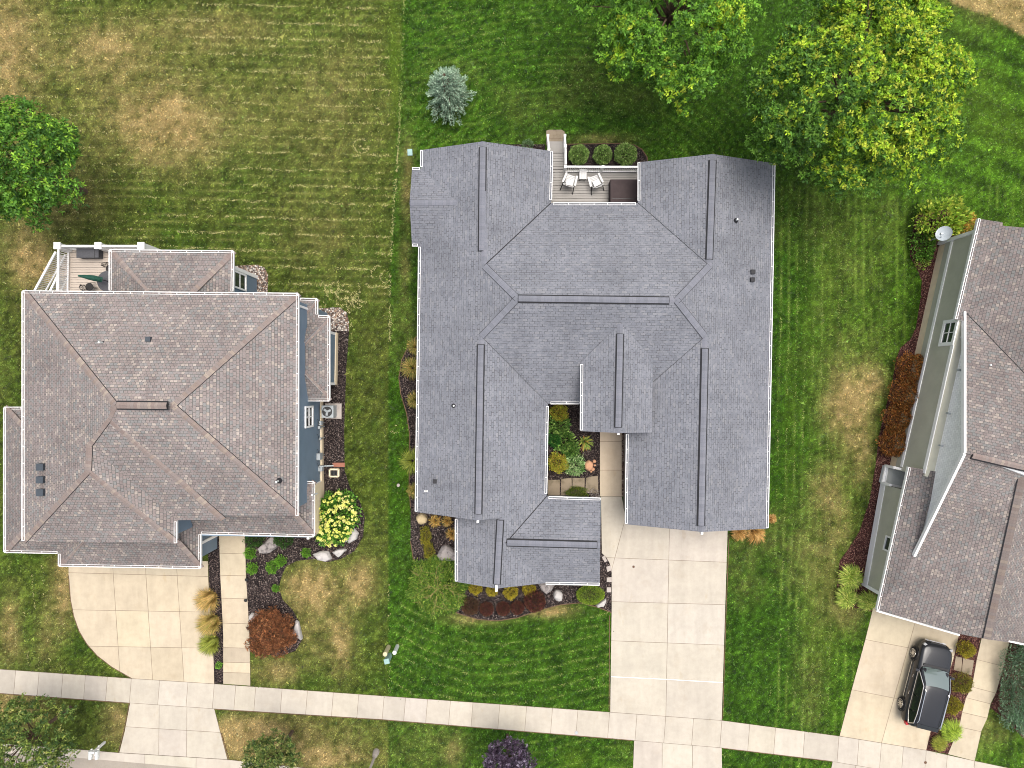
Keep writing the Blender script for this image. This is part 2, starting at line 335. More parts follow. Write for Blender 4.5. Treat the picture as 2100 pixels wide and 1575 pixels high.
def lawn_col(px, py):
    nz = fbm(px/60, py/60, 3, 4); nf = fbm(px/14, py/14, 9, 3); nl = fbm(px/220, py/220, 21, 3)
    bx = 829-np.clip(py, 0, 580)*.05-np.clip(py-580, 0, 400)*.004
    left = np.clip((bx-px)/5, 0, 1)[:, None]; right = np.clip((px-1640-60*(nz-.5))/90, 0, 1)[:, None]
    lush = D3(50, 82, 26)*(1-nf[:, None])*.7*2*.5+D3(62, 100, 34)*nf[:, None]*.75
    lush = D3(42, 76, 14)*(1-nf)[:, None]+D3(76, 114, 28)*nf[:, None]
    sh_ = np.clip((py-250)/200, 0, 1)*(py < 1000); olive = (D3(60, 80, 25)*(1-nf)[:, None]+D3(106, 119, 48)*nf[:, None])*(1-.14*sh_)[:, None]
    mid = D3(48, 80, 14)*(1-nf)[:, None]+D3(86, 124, 30)*nf[:, None]
    c = lush*(1-right)+mid*right
    gl = np.clip((nz-.42)*3.2, 0, 1)[:, None]*.75
    c = c*(1-left)+(olive*(1-gl*.6)+lush*gl*.6)*left
    n8 = fbm(px/5.5, py/5.5, 41, 3); n3 = vnoise(px/2.1, py/2.1, 55); cl_ = np.exp((n8-.5)*1.9+(n3-.5)*1.0); c = c*cl_[:, None]
    def rows(t, per, wd_, seed):      # thin light line every `per` pixels, broken up by noise
        ph = (t/per) % 1; d0 = np.minimum(ph, 1-ph)*per; k_ = np.floor(t/per)
        return np.exp(-(d0/wd_)**2)*np.clip((vnoise(px/38+k_*3.7, py/38+k_*1.9, seed)-.22)*1.9, 0, 1)
    fr = rows(py-np.interp(px, [800, 880, 960, 1040, 1120, 1200, 1245], [-64, -18, 6, 10, -4, -22, -34])-1290+2*np.sin(px/23), 21, 2.0, 61)*(py > 1240)*(px > 800)*(px < 1500)
    bk = rows(np.hypot((px-1150)/1.25, (py-455)/.95)+3*(nz-.5), 17, 1.7, 62)*(py < 420)*(px > 850)*(px < 1520)
    bk = np.maximum(bk, rows(py+.00045*(px-905)**2, 32, 1.8, 63)*(py < 300)*(px < 1010)*(px > 828))
    rt = rows(px-1604+(py-400)*.018+np.clip(py-1000, 0, 600)*.02+1.5*np.sin(py/60), 17, 1.9, 64)*(px > 1590)*(py > 380)
    lf_ = rows(py-6-(px-400)*.03, 16.7, 1.5, 65)*left[:, 0]*(py < 620)
    st_ = np.maximum(np.maximum(fr, bk*.8), np.maximum(rt*.95, lf_*.7)); dk_ = 1-.16*np.clip(fr*0+np.where(left[:, 0] > .5, 0, .6), 0, 1)
    c = c*dk_[:, None]; c = c*(1-st_[:, None]*.62)+(D3(128, 160, 62)*(1-left)+D3(170, 172, 96)*left)*st_[:, None]*.62*(.5+nf[:, None])
    # rows left by the mower: broad light and dark bands
    band = .5+.5*np.sin((px*.9+py*.04)/11.); c = c*(1+((band-.5)*.22*np.clip((px-1590)/30, 0, 1)*(py > 380))[:, None])
    bandl = .5+.5*np.sin((py-px*.03)/5.25); c = c*(1+((bandl-.5)*.14*left[:, 0]*(py < 620))[:, None])
    bd = .5+.5*np.sin((py*.92-px*.40)/8.5+nz*3); tr = np.clip((px-1850)/80, 0, 1)*np.clip((430-py)/60, 0, 1)
    c = c*(1+((bd-.25)*.75*tr)[:, None])
    dry = np.zeros_like(px)
    for cx, cy, rx, ry, am in LAWN_DRY: dry += am*np.exp(-((px-cx)/rx)**2-((py-cy)/ry)**2)
    dry *= 1-.10*left[:, 0]*(py < 1000)+.35*left[:, 0]*(py > 1000); dry += left[:, 0]*np.clip(nl-.5, 0, 1)*.3+(1-left[:, 0])*np.clip(nl-.60, 0, 1)*.6
    fld = np.clip((px-1940-(py*1.95)+40*(nz-.5))/22, 0, 1)*(px > 1900); dry = dry+fld*1.6
    dry = np.clip(dry*(.1+1.1*nf+.9*(n8-.25))*(.55+.8*nz), 0, 1)[:, None]
    tan = D3(146, 126, 76)*(1-nf)[:, None]+D3(204, 178, 122)*nf[:, None]
    c = c*(1-dry*.92)+tan*dry*.92
    lime = np.zeros_like(px)
    for cx, cy, rx, ry, am in LAWN_LIME: lime += am*np.exp(-((px-cx)/rx)**2-((py-cy)/ry)**2)
    lime = np.clip(lime*(.5+nz), 0, 1)[:, None]*.8
    gain = .92-.02*left
    return gain*c*(1-lime)+.85*(D3(96, 124, 34)*(.7+.6*nf)[:, None])*lime

# ------------------------------------------------------------------ hard surfaces (photo pixels on the ground)
SW_T = [(-120, 1363), (0, 1372), (270, 1391), (440, 1402), (788, 1427), (1250, 1460), (1480, 1477), (1720, 1509), (1899, 1538), (1998, 1560), (2250, 1612)]
SW_B = [(-120, 1412), (0, 1421), (267, 1441), (440, 1453), (788, 1475), (1300, 1518), (1480, 1533), (1707, 1561), (1880, 1590), (1980, 1612), (2240, 1664)]
def itp(L, x):
    return float(np.interp(x, [p[0] for p in L], [p[1] for p in L]))
SWJ = [-110, -62, -14, 33, 81, 130, 176, 221, 270, 328, 386, 440, 484, 525, 579, 631, 684, 736, 788, 832, 877, 924, 970, 1025, 1080, 1133, 1185, 1250, 1306, 1365, 1422, 1480, 1537, 1590, 1650, 1720, 1761, 1807, 1852, 1899, 1942, 1998, 2050, 2100, 2160]
DRIVE_L = [(141, 1150), (141, 1180), (145, 1230), (152, 1265), (162, 1293), (178, 1320), (200, 1345), (230, 1368), (270, 1391), (440, 1402), (439, 1360), (436, 1300), (431, 1240), (428, 1190), (427, 1150)]
APRON_L = [(267, 1441), (440, 1453), (452, 1500), (467, 1557), (245, 1543), (256, 1500)]
WALK_L = [(449, 1085), (503, 1085), (505, 1180), (509, 1240), (513, 1320), (514, 1406), (458, 1402), (458, 1300), (452, 1180)]
DRIVE_C = [(1232, 1018), (1275, 1018), (1283, 1060), (1494, 1060), (1492, 1090), (1487, 1250), (1480, 1477), (1251, 1460), (1254, 1250), (1254, 1172), (1250, 1155), (1243, 1143), (1234, 1134)]
WALK_C = [(1230, 860), (1275, 860), (1275, 1018), (1230, 1018)]
APRON_C = [(1300, 1518), (1480, 1533), (1482, 1640), (1296, 1630)]
DRIVE_R = [(1794, 1230), (1980, 1260), (1968, 1294), (1955, 1350), (1930, 1430), (1908, 1500), (1899, 1538), (1721, 1509), (1746, 1414), (1774, 1311)]
APRON_R = [(1707, 1561), (1880, 1590), (1880, 1660), (1690, 1640)]
WALK_R = [(2016, 1290), (2072, 1304), (2058, 1364), (2042, 1420), (2031, 1442), (2024, 1472), (2012, 1498), (1998, 1560), (1943, 1546), (1966, 1490), (1972, 1460), (1980, 1430), (1992, 1408), (2002, 1352)]
PAD_C = [(1120, 268), (1126, 266), (1152, 266), (1158, 270), (1159, 298), (1120, 298)]
ROAD = [(-400, 1512), (155, 1553), (420, 1576), (1000, 1630), (1000, 2200), (-400, 2200)]
CURB = [(-400, 1494), (160, 1536), (245, 1543), (467, 1557), (700, 1582), (1000, 1608), (1000, 1630), (420, 1576), (155, 1553), (-400, 1512)]
BED_COURT = [(1108, 815), (1232, 815), (1230, 1024), (1108, 1024)]
BED_FRONT = [(842, 1040), (950, 1040), (950, 1100), (1205, 1100), (1205, 1060), (1234, 1060), (1234, 1132), (1245, 1143), (1254, 1165), (1254, 1256), (1225, 1245), (1190, 1236), (1150, 1240), (1110, 1250), (1060, 1267), (1020, 1273), (980, 1270), (940, 1258), (905, 1240), (862, 1200), (850, 1160), (842, 1110)]
BED_WEST = [(857, 688), (838, 708), (824, 738), (818, 775), (822, 808), (834, 848), (840, 890), (839, 1000), (842, 1042), (900, 1042), (900, 688)]
BED_BACK = [(1030, 296), (1118, 296), (1118, 330), (1030, 330)]
BED_BACK2 = [(1157, 296), (1280, 294), (1300, 297), (1316, 306), (1327, 322), (1330, 350), (1157, 360)]
BED_LEFT = [(660, 676), (716, 678), (710, 760), (706, 880), (707, 965), (718, 1000), (738, 1028), (748, 1060), (745, 1100), (727, 1130), (700, 1146), (670, 1153), (645, 1146), (610, 1150), (588, 1160), (578, 1180), (572, 1205), (580, 1230), (600, 1250), (614, 1275), (621, 1310), (606, 1335), (570, 1346), (540, 1341), (513, 1335), (509, 1240), (505, 1180), (503, 1085), (660, 1085)]
BED_STRIP = [(426, 1100), (449, 1100), (452, 1180), (458, 1300), (458, 1402), (440, 1402), (436, 1300), (430, 1220)]
GRAV_1 = [(470, 546), (528, 543), (543, 549), (550, 565), (549, 602), (470, 602)]
GRAV_2 = [(640, 634), (695, 630), (711, 640), (716, 660), (716, 679), (640, 679)]
BED_RIGHT = [(1905, 430), (1880, 440), (1867, 490), (1866, 525), (1880, 552), (1890, 575), (1888, 610), (1878, 672), (1868, 694), (1846, 714), (1838, 735), (1830, 780), (1815, 840), (1802, 895), (1796, 950), (1782, 1030), (1762, 1090), (1738, 1128), (1722, 1150), (1716, 1200), (1722, 1240), (1790, 1255), (1800, 1200), (1960, 500), (1960, 430)]
BED_DRIVE_R = [(1980, 1262), (2018, 1275), (2002, 1352), (1992, 1408), (1980, 1430), (1972, 1460), (1966, 1490), (1943, 1546), (1899, 1538), (1908, 1500), (1930, 1430), (1955, 1350), (1968, 1294)]
BED_R2 = [(2074, 1300), (2180, 1320), (2180, 1530), (2100, 1515), (2065, 1480), (2030, 1450), (2042, 1420), (2058, 1364)]
GRAV_STRIP = [(1275, 870), (1292, 870), (1292, 1018), (1275, 1018)]
HARD = [SW_T+list(reversed(SW_B)), DRIVE_L, APRON_L, WALK_L, DRIVE_C, WALK_C, APRON_C, DRIVE_R, APRON_R, WALK_R, PAD_C, ROAD, CURB, BED_COURT, BED_FRONT, BED_WEST, BED_BACK, BED_BACK2, BED_LEFT, BED_STRIP, GRAV_1, GRAV_2, BED_RIGHT, BED_DRIVE_R, BED_R2]
HOUSE_FOOT = [[(880, 345), (1130, 345), (1130, 440), (1290, 440), (1290, 365), (1545, 365), (1535, 1055), (1110, 1050), (1110, 1160), (945, 1160), (945, 1030), (870, 1030)],
              [(75, 620), (655, 620), (655, 1080), (420, 1080), (420, 1125), (150, 1125), (150, 1100), (75, 1100)], [(1930, 500), (2300, 560), (2300, 1300), (1780, 1200)]]
# the lawn: one sheet to the horizon, fine in the middle
def make_lawn():
    xs = np.concatenate([[-900, -300, -120, -60], np.arange(-38, 38.01, .16), [60, 120, 300, 900]])
    ys = np.concatenate([[-900, -300, -120, -50], np.arange(-28, 28.01, .16), [50, 120, 300, 900]])
    X, Y = np.meshgrid(xs, ys); nx, ny = len(xs), len(ys)
    V = np.stack([X.ravel(), Y.ravel(), np.zeros(X.size)], 1)
    i = np.arange(nx*ny).reshape(ny, nx); Fc = np.stack([i[:-1, :-1], i[:-1, 1:], i[1:, 1:], i[1:, :-1]], -1).reshape(-1, 4)
    s = F/H; c = lawn_col(np.clip(V[:, 0], -40, 40)*s+1050, 787.5-np.clip(V[:, 1], -30, 30)*s)*.8
    m = NT('lawn_turf', .95, .1); co = m.coord(); n1 = m.noise(co, 9, 5, .7); n2 = m.noise(co, 34, 3, .7)
    k = m.mix(1, m.ramp(n1, [(.3, .55), (.7, 1.4)]), m.ramp(n2, [(.3, .6), (.7, 1.4)]), 'MULTIPLY'); m.base(m.mix(1, m.attr(), k, 'MULTIPLY'))
    m.bump(n2, .04, .8)
    tag(np_mesh('lawn', V, Fc, c, m.mat), kind='structure')
make_lawn()
def scatter_ok(px, py, grow=0):
    ok = np.ones(px.shape, bool)
    for poly in HARD+HOUSE_FOOT: ok &= ~inpoly(px, py, poly)
    return ok
def make_blades():
    n = 620000; px = RNG.uniform(-60, 2160, n); py = RNG.uniform(-60, 1635, n)
    ok = scatter_ok(px, py); px, py = px[ok], py[ok]; n = len(px)
    s = H/F; x = (px-1050)*s; y = (787.5-py)*s; c = lawn_col(px, py)
    an = RNG.uniform(0, 2*math.pi, n); big = np.exp(RNG.normal(0, .35, n)); lean = RNG.uniform(.03, .10, n)*big; hh = RNG.uniform(.025, .065, n); wd = RNG.uniform(.012, .034, n)*big
    B = np.stack([x, y, np.full(n, .0)], 1); d = np.stack([np.cos(an), np.sin(an), np.zeros(n)], 1); sdv = np.stack([-np.sin(an), np.cos(an), np.zeros(n)], 1)
    V = np.stack([B-sdv*wd[:, None], B+sdv*wd[:, None], B+d*lean[:, None]+np.array([0, 0, 1])*hh[:, None]], 1).reshape(-1, 3)
    j = np.minimum(np.exp(RNG.normal(-.01, .44, n)), 1.85)[:, None]; hue = RNG.normal(0, .10, n)[:, None]
    c = c*j*(1+hue*np.array([1.0, .2, -.3]))*1.12
    tag(np_mesh('grass_blades', V, np.arange(3*n).reshape(n, 3), np.repeat(np.clip(c, 0, 1), 3, 0), M['blade']), 'short mown grass covering the lawns around the three houses', 'grass', kind='stuff')
make_blades()
# pale dry clippings left in mower lines
def make_clippings():
    pts = []; 
    def line(poly, dens=34, gate=.5, w_=1.3, ph=0):
        q = np.array(poly, float); sl = np.r_[0, np.cumsum(np.hypot(*np.diff(q, axis=0).T))]
        n = int(sl[-1]/33*dens); t = RNG.uniform(0, sl[-1], n); x = np.interp(t, sl, q[:, 0]); y = np.interp(t, sl, q[:, 1])
        g = vnoise(t/26+ph*7.3, np.full(n, ph*3.1), 5)*.6+vnoise(t/7+ph, np.full(n, ph), 8)*.4
        k = g > gate; wob = (vnoise(t/16+ph, np.full(n, ph+9.), 31)-.5)*5
        pts.append(np.stack([x[k]+RNG.normal(0, w_, k.sum()), y[k]+wob[k]+RNG.normal(0, w_, k.sum())], 1))
    for i in range(18):
        y0 = 6+33.4*i
        line([(60, y0-8), (400, y0+2), (800, y0+14)], 20, .60, 1.1, i); line([(360, y0+2), (800, y0+14)], 34, .50, 1.3, i+50)
        line([(100, y0+10), (800, y0+30)], 9, .62, 1, i+90)
    line([(829, 0), (818, 290), (806, 440), (800, 580), (800, 700)], 50, .36, 1.6, 77); line([(780, 60), (772, 440)], 12, .55, 1.5, 78)
    line([(796, 1100), (800, 1420)], 16, .5, 1.5, 79); line([(720, 560), (722, 900)], 14, .55, 1.3, 80); line([(790, 560), (790, 1000)], 10, .55, 1.5, 81)
    for i in range(9):   # arcs of the mower behind the grey house
        r = 260+34*i; cx, cy = 1150, 455
        line([(cx+r*1.25*math.sin(t), cy-r*.95*math.cos(t)) for t in np.linspace(-1.1, .55, 24)], 10, .55, 1.2, 100+i)
        line([(840, 20+32*i), (900, 27+32*i), (960, 20+32*i), (1010, 2+32*i)], 9, .55, 1.2, 120+i)
    for q in ([(1160, 190), (1250, 240)], [(1180, 135), (1290, 250)], [(1120, 150), (1180, 180), (1260, 260)]): line(q, 14, .5, 1.6, q[0][0])
    for i in range(8):   # right hand lawn: long rows
        x = 1604+17*i; line([(x, 400), (x-4, 700), (x-14, 1100), (x-26, 1470)], 20, .56, 1.1, 150+i)
    for i in range(7): line([(1690+9*i, 420+i*10), (1740-4*i, 640)], 5, .6, 1.3, 190+i)
    for i in range(9):   # smiles of the mower on the front lawn
        y = 1290+21*i; line([(820, y-52), (880, y-18), (960, y+6), (1040, y+10), (1120, y-4), (1200, y-22), (1245, y-34)], 22, .50, 1.4, 200+i)
    for i in range(5): line([(20+22*i, 1150), (38+22*i, 1375)], 14, .55, 1.1, 220+i)
    for i in range(6): line([(1960+10*i, 120+50*i), (2100, 185+50*i)], 8, .55, 1.6, 240+i)
    for cx, cy, r in ((775, 560, 14), (748, 300, 9), (740, 300, 14), (690, 590, 12), (705, 600, 16), (680, 605, 10), (560, 88, 7), (810, 880, 8), (790, 570, 10)):
        line([(cx+r*math.cos(t), cy+r*.9*math.sin(t)) for t in np.linspace(0, 5.2, 14)], 46, .42, 1.2, cx)
    for k in range(22): x = RNG.uniform(630, 745); y = RNG.uniform(575, 625); line([(x, y), (x+RNG.normal(3, 6), y+RNG.uniform(10, 22)), (x+RNG.normal(10, 8), y+RNG.uniform(18, 30))], 44, .38, 1.1, 300+k)
    for k in range(160): x = RNG.uniform(0, 2100); y = RNG.uniform(0, 1570); pts.append(np.array([[x, y], [x+1, y+.6], [x+1.5, y+1.3]]))
    p = np.concatenate(pts); ok = scatter_ok(p[:, 0], p[:, 1]); p = p[ok]; n = len(p); s = H/F
    B = np.stack([(p[:, 0]-1050)*s, (787.5-p[:, 1])*s, np.full(n, .02)], 1); an = RNG.uniform(0, 2*math.pi, n); L = RNG.uniform(.03, .10, n); wd = RNG.uniform(.008, .02, n)
    d = np.stack([np.cos(an), np.sin(an), RNG.uniform(.1, .6, n)], 1); sv = np.stack([-np.sin(an), np.cos(an), np.zeros(n)], 1)
    V = np.stack([B-sv*wd[:, None], B+sv*wd[:, None], B+d*L[:, None]], 1).reshape(-1, 3)
    q = RNG.uniform(0, 1, n)[:, None]; lf = (p[:, 0] < 820)[:, None]
    c = (D3(196, 190, 120)*q+D3(226, 214, 160)*(1-q))*lf+(D3(120, 150, 66)*q+D3(188, 188, 118)*(1-q))*(1-lf)
    tag(np_mesh('grass_clippings', V, np.arange(3*n).reshape(n, 3), np.repeat(c, 3, 0), M['blade']), 'pale dry grass clippings left in mower lines on the lawns', 'grass clippings', kind='stuff')
make_clippings()

def sheet(name, poly, z, mat, c=(1, 1, 1), curb=.0):
    mb = MB(); mb.prism([XY(*p) for p in poly], -.05, z, 0, c); return tag(mb.build(name, mat), kind='structure')
def clip_poly(poly, a, b, c):      # keep a*x+b*y<=c
    out = []
    for i in range(len(poly)):
        p, q = poly[i], poly[(i+1) % len(poly)]; fp = a*p[0]+b*p[1]-c; fq = a*q[0]+b*q[1]-c
        if fp <= 0: out.append(p)
        if fp*fq < 0: t = fp/(fp-fq); out.append((p[0]+t*(q[0]-p[0]), p[1]+t*(q[1]-p[1])))
    return out
def cut(polys, p, q):
    a, b = q[1]-p[1], -(q[0]-p[0]); c = a*p[0]+b*p[1]; out = []
    for k in polys:
        for s in (1, -1):
            r = clip_poly(k, a*s, b*s, c*s)
            if len(r) > 2 and abs(sum(r[i][0]*r[(i+1) % len(r)][1]-r[(i+1) % len(r)][0]*r[i][1] for i in range(len(r)))) > 40: out.append(r)
    return out
def slabs(name, poly, cuts, mat, z=.035, var=.035, tints=None, gap=.011):
    polys = [poly]
    for p, q in cuts: polys = cut(polys, p, q)
    mb = MB(); mb.prism(inset([XY(*p) for p in poly], .006), -.06, z-.012, 1)
    for i, k in enumerate(polys):
        t = 1+RNG.normal(0, var); c = (t, t*(1+RNG.normal(0, .006)), t*(1+RNG.normal(0, .012)))
        if tints: c = tuple(x*y for x, y in zip(c, tints(np.mean([p[0] for p in k]), np.mean([p[1] for p in k]))))
        mb.prism(inset([XY(*p) for p in k], gap), z-.03, z, 0, c)
    return tag(mb.build(name, [mat, M['joint']], bevel=0), kind='structure')
sheet('road', ROAD, .004, M['asphalt'])
cb = slabs('curb', CURB, [((x, 1400), (x-4, 1700)) for x in (-200, -80, 40, 300, 405, 520, 640, 760, 880)], M['concrete'], .05, .03)
# sidewalk slab by slab
mb = MB(); mb.prism([XY(*p) for p in SW_T+list(reversed(SW_B))], -.06, .026, 1)
for a_, b_ in zip(SWJ[:-1], SWJ[1:]):
    sh = lambda x: x+(0 if x < 700 else 0)
    q = [(a_, itp(SW_T, a_)), (b_, itp(SW_T, b_)), (b_-4, itp(SW_B, b_-4)), (a_-4, itp(SW_B, a_-4))]
    t = 1+RNG.normal(0, .035)
    if a_ < 30 or 130 < a_ < 180 or 780 < a_ < 830 or 1640 < a_ < 1700: t *= .9
    mb.prism(inset([XY(*p) for p in q], .010), .0, .038, 0, (t, t, t*(1+RNG.normal(0, .012))))
tag(mb.build('sidewalk', [M['concrete'], M['joint']]), kind='structure')
slabs('driveway', DRIVE_L, [((141, 1174), (427, 1182)), ((141, 1250), (433, 1255)), ((141, 1324), (438, 1329)), ((231, 1150), (248, 1400)), ((298, 1150), (314, 1400)), ((362, 1150), (378, 1400))], M['concrete_tan'])
slabs('driveway_apron', APRON_L, [((327, 1440), (326, 1560)), ((384, 1440), (383, 1560)), ((245, 1489), (460, 1502))], M['concrete'])
def wt(x, y): return (.84,)*3 if 1327 < y < 1356 or y > 1380 else ((1.06,)*3 if 1356 < y < 1380 else (1, 1, 1))
slabs('front_walk', WALK_L, [((440, y), (520, y+2)) for y in (1134, 1179, 1226, 1277, 1327, 1357, 1378)], M['concrete_tan'], .04, .03, wt)
slabs('driveway', DRIVE_C, [((1283, 1060), (1260, 1146)), ((1373, 1060), (1365, 1480)), ((1240, 1143), (1495, 1153)), ((1240, 1233), (1495, 1240)), ((1240, 1313), (1495, 1323)), ((1240, 1387), (1495, 1400))], M['concrete'], .04, .02)
slabs('entry_walk', WALK_C, [((1225, y), (1280, y)) for y in (905, 964)], M['concrete_walk'], .045, .02)
slabs('driveway_apron', APRON_C, [((1358, 1500), (1357, 1700)), ((1420, 1500), (1419, 1700)), ((1290, 1590), (1490, 1600))], M['concrete'])
slabs('driveway', DRIVE_R, [((1880, 1262), (1808, 1520)), ((1774, 1311), (1960, 1347)), ((1746, 1414), (1930, 1450))], M['concrete_tan'])
slabs('driveway_apron', APRON_R, [((1755, 1560), (1745, 1700)), ((1800, 1560), (1790, 1700))], M['concrete'])
slabs('front_walk', WALK_R, [((2002, 1352), (2058, 1366)), ((1992, 1408), (2042, 1421)), ((1980, 1430), (2031, 1443)), ((1972, 1460), (2024, 1472)), ((1966, 1490), (2012, 1500))], M['concrete_tan'], .045)
slabs('step_pad', PAD_C, [((1110, 284), (1170, 284))], M['flag'], .03)
for nm, pl in (('mulch_bed', BED_COURT), ('mulch_bed', BED_FRONT), ('mulch_bed', BED_WEST), ('mulch_bed', BED_BACK), ('mulch_bed', BED_BACK2), ('mulch_bed', BED_LEFT), ('mulch_bed', BED_STRIP)): sheet(nm, pl, .02, M['mulch'])
for pl in (BED_RIGHT, BED_DRIVE_R, BED_R2): sheet('mulch_bed', pl, .02, M['mulch_red'])
sheet('gravel_bed', GRAV_1, .03, M['gravel']); sheet('gravel_bed', GRAV_2, .03, M['gravel']); sheet('gravel_strip', GRAV_STRIP, .03, M['gravel_brown'])
M['soil'] = plain('bare_soil', D(112, 92, 72), .95, .1, 0, .45, 3)
# edging of the beds
def edging(pts, m='soil', w_=.05):
    mb = MB()
    for p, q in zip(pts[:-1], pts[1:]): mb.bar(P(*p, .02), P(*q, .02), w_, .06)
    tag(mb.build('bed_edging', M[m]), kind='structure')
edging(BED_FRONT[9:22]); edging(BED_WEST[:9]); edging(BED_BACK2[:6], 'rust')
for pl in (DRIVE_L[1:9], [(0, 1422), (267, 1442)], [(440, 1454), (788, 1476), (1296, 1518)], [(1482, 1534), (1705, 1561)], [(1495, 1095), (1489, 1250), (1482, 1474)], [(1250, 1262), (1249, 1458)], [(454, 1503), (469, 1556)], [(265, 1444), (254, 1500), (243, 1542)]): edging(pl, 'soil', .04)
sheet('expansion_joint', [(1253, 1386.6), (1366, 1392.1), (1482, 1398.6), (1482, 1399.8), (1366, 1393.3), (1253, 1387.8)], .043, M['white'])
# loose chips on the mulch
def chips():
    V = []; C = []
    for poly, z, cols, dens in ((BED_FRONT, .02, (D(150, 138, 134), D(96, 84, 80), D(40, 34, 34)), 60), (BED_COURT, .02, (D(70, 60, 58), D(110, 100, 96), D(28, 24, 24)), 50), (BED_LEFT, .02, (D(160, 146, 138), D(104, 88, 82), D(42, 36, 36)), 60), (BED_WEST, .02, (D(120, 104, 98), D(50, 42, 42)), 50),
        (BED_RIGHT, .02, (D(170, 128, 112), D(120, 80, 72), D(70, 44, 42)), 60), (BED_DRIVE_R, .02, (D(150, 104, 92), D(80, 50, 48)), 60), (BED_R2, .02, (D(150, 104, 92), D(80, 50, 48)), 60), (BED_STRIP, .02, (D(140, 120, 112), D(54, 46, 46)), 60), (BED_BACK2, .02, (D(90, 76, 74), D(40, 34, 34)), 50)):
        q = np.array(poly); lo, hi = q.min(0), q.max(0); n = int((hi-lo).prod()/33/33*dens)
        px = RNG.uniform(lo[0], hi[0], n); py = RNG.uniform(lo[1], hi[1], n); k = inpoly(px, py, poly)
        for x, y in zip(px[k], py[k]):
            p = P(x, y, z); a = random.uniform(0, 6.28); l = random.uniform(.02, .055); w_ = random.uniform(.008, .018); u = Vector((math.cos(a), math.sin(a), random.uniform(-.2, .5)))*l; s = Vector((-math.sin(a), math.cos(a), random.uniform(-.4, .4)))*w_
            c = random.choice(cols); p.z += .012
            V += [p-u-s, p+u-s, p+u+s, p-u+s]; C += [c]*4
    V = np.array([tuple(v) for v in V]); tag(np_mesh('bark_chips', V, np.arange(len(V)).reshape(-1, 4), np.array(C), M['petal']), 'loose bark chips scattered over the planting beds', 'bark mulch', kind='stuff')
chips()

# ------------------------------------------------------------------ roofs
class Slope:
    def __init__(s, a, b, z, pitch, hint):
        s.A = P(*a, z); B = P(*b, z); s.d = (B-s.A).xy.normalized(); s.n = Vector((-s.d.y, s.d.x)); s.z = z; s.p = pitch
        if (P(*hint, z)-s.A).xy.dot(s.n) < 0: s.n = -s.n
    def zray(s, px, py):
        dx = Vector(((px-1050)/F, (787.5-py)/F)); t = (H-s.z+s.p*s.A.xy.dot(s.n))/(1+s.p*dx.dot(s.n)); return H-t
    def uv(s, p): q = Vector((p[0], p[1]))-s.A.xy; return (q.dot(s.d), q.dot(s.n)*math.sqrt(1+s.p**2))
def R(px, py, *sl): return P(px, py, sum(k.zray(px, py) for k in sl)/len(sl))
def slab(mb, sl, pts, th=.14):
    a = sum(pts[i].x*pts[(i+1) % len(pts)].y-pts[(i+1) % len(pts)].x*pts[i].y for i in range(len(pts)))
    if a < 0: pts = list(reversed(pts))
    mb.face(pts, 0, [sl.uv(p) for p in pts]); b = [p-Vector((0, 0, th)) for p in pts]; mb.face(list(reversed(b)), 2)
    for i in range(len(pts)): j = (i+1) % len(pts); mb.face([b[i], b[j], pts[j], pts[i]], 1)
def cap(mb, a, b, w_=.17, drop=.05, lift=.02, m=0, th=.03):
    a, b = Vector(a), Vector(b); d = b-a; L = d.length; d.normalize(); s = d.cross(Vector((0, 0, 1))).normalized()*w_; dn = Vector((0, 0, -drop)); up = Vector((0, 0, lift))
    for sg in (1, -1):
        q = [a+up, b+up, b+s*sg+dn+up, a+s*sg+dn+up]; u = [(0, .5), (L, .5), (L, .6), (0, .6)]; o_ = random.uniform(0, 9)
        if sg < 0: q.reverse(); u.reverse()
        q = q if (q[1]-q[0]).cross(q[2]-q[1]).z > 0 else list(reversed(q)); mb.face(q, m, [(x+o_*0, y) for x, y in u])
        e = [a+s*sg+dn+up, b+s*sg+dn+up, b+s*sg+dn+up-Vector((0, 0, th+.02)), a+s*sg+dn+up-Vector((0, 0, th+.02))]; mb.face(e, m)
    for p in (a, b): mb.face([p+up, p+s+dn+up, p+s+dn+up-Vector((0, 0, th)), p-s+dn+up-Vector((0, 0, th)), p-s+dn+up], m)
def ridge_vent(root, a, b, pitch, capm, parent):
    a, b = Vector(a), Vector(b); mb = MB(); cap(mb, a, b, .225, .225*pitch, .04, 0, .05); o = mb.build('ridge_vent', M['vent_shadow_dark'], parent, True)
    mb = MB(); d = (b-a).normalized()*.03; cap(mb, a+d, b-d, .16, .16*pitch, .075, 0, .04); mb.build('vent_cap', capm, o)
    return o
def gutter(mb, a, b, n, tick=.75):      # a,b eave ends, n outward unit vector
    n = Vector((n.x, n.y, 0)); sh = Vector((0, 0, .085))-n*.125; a, b = Vector(a)+sh, Vector(b)+sh; L = (b-a).length; d = (b-a).normalized(); z = Vector((0, 0, -.03))
    mb.bar(a+n*.012+z+Vector((0, 0, -.02)), b+n*.012+z+Vector((0, 0, -.02)), .02, .13)
    mb.bar(a+n*.132+z-Vector((0, 0, .005)), b+n*.132+z-Vector((0, 0, .005)), .036, .11)
    mb.bar(a+n*.07+z*3.2, b+n*.07+z*3.2, .10, .014, 1)
    for p in (a+d*.01, b-d*.01): mb.bar(p+z+n*.02, p+z+n*.115, .02, .12)
    k = max(1, int(L/tick))
    for i in range(1, k):
        p = a+(b-a)*((i+random.uniform(-.12, .12))/k); mb.bar(p+z*.2+n*.02, p+z*.2+n*.115, .032, .012)
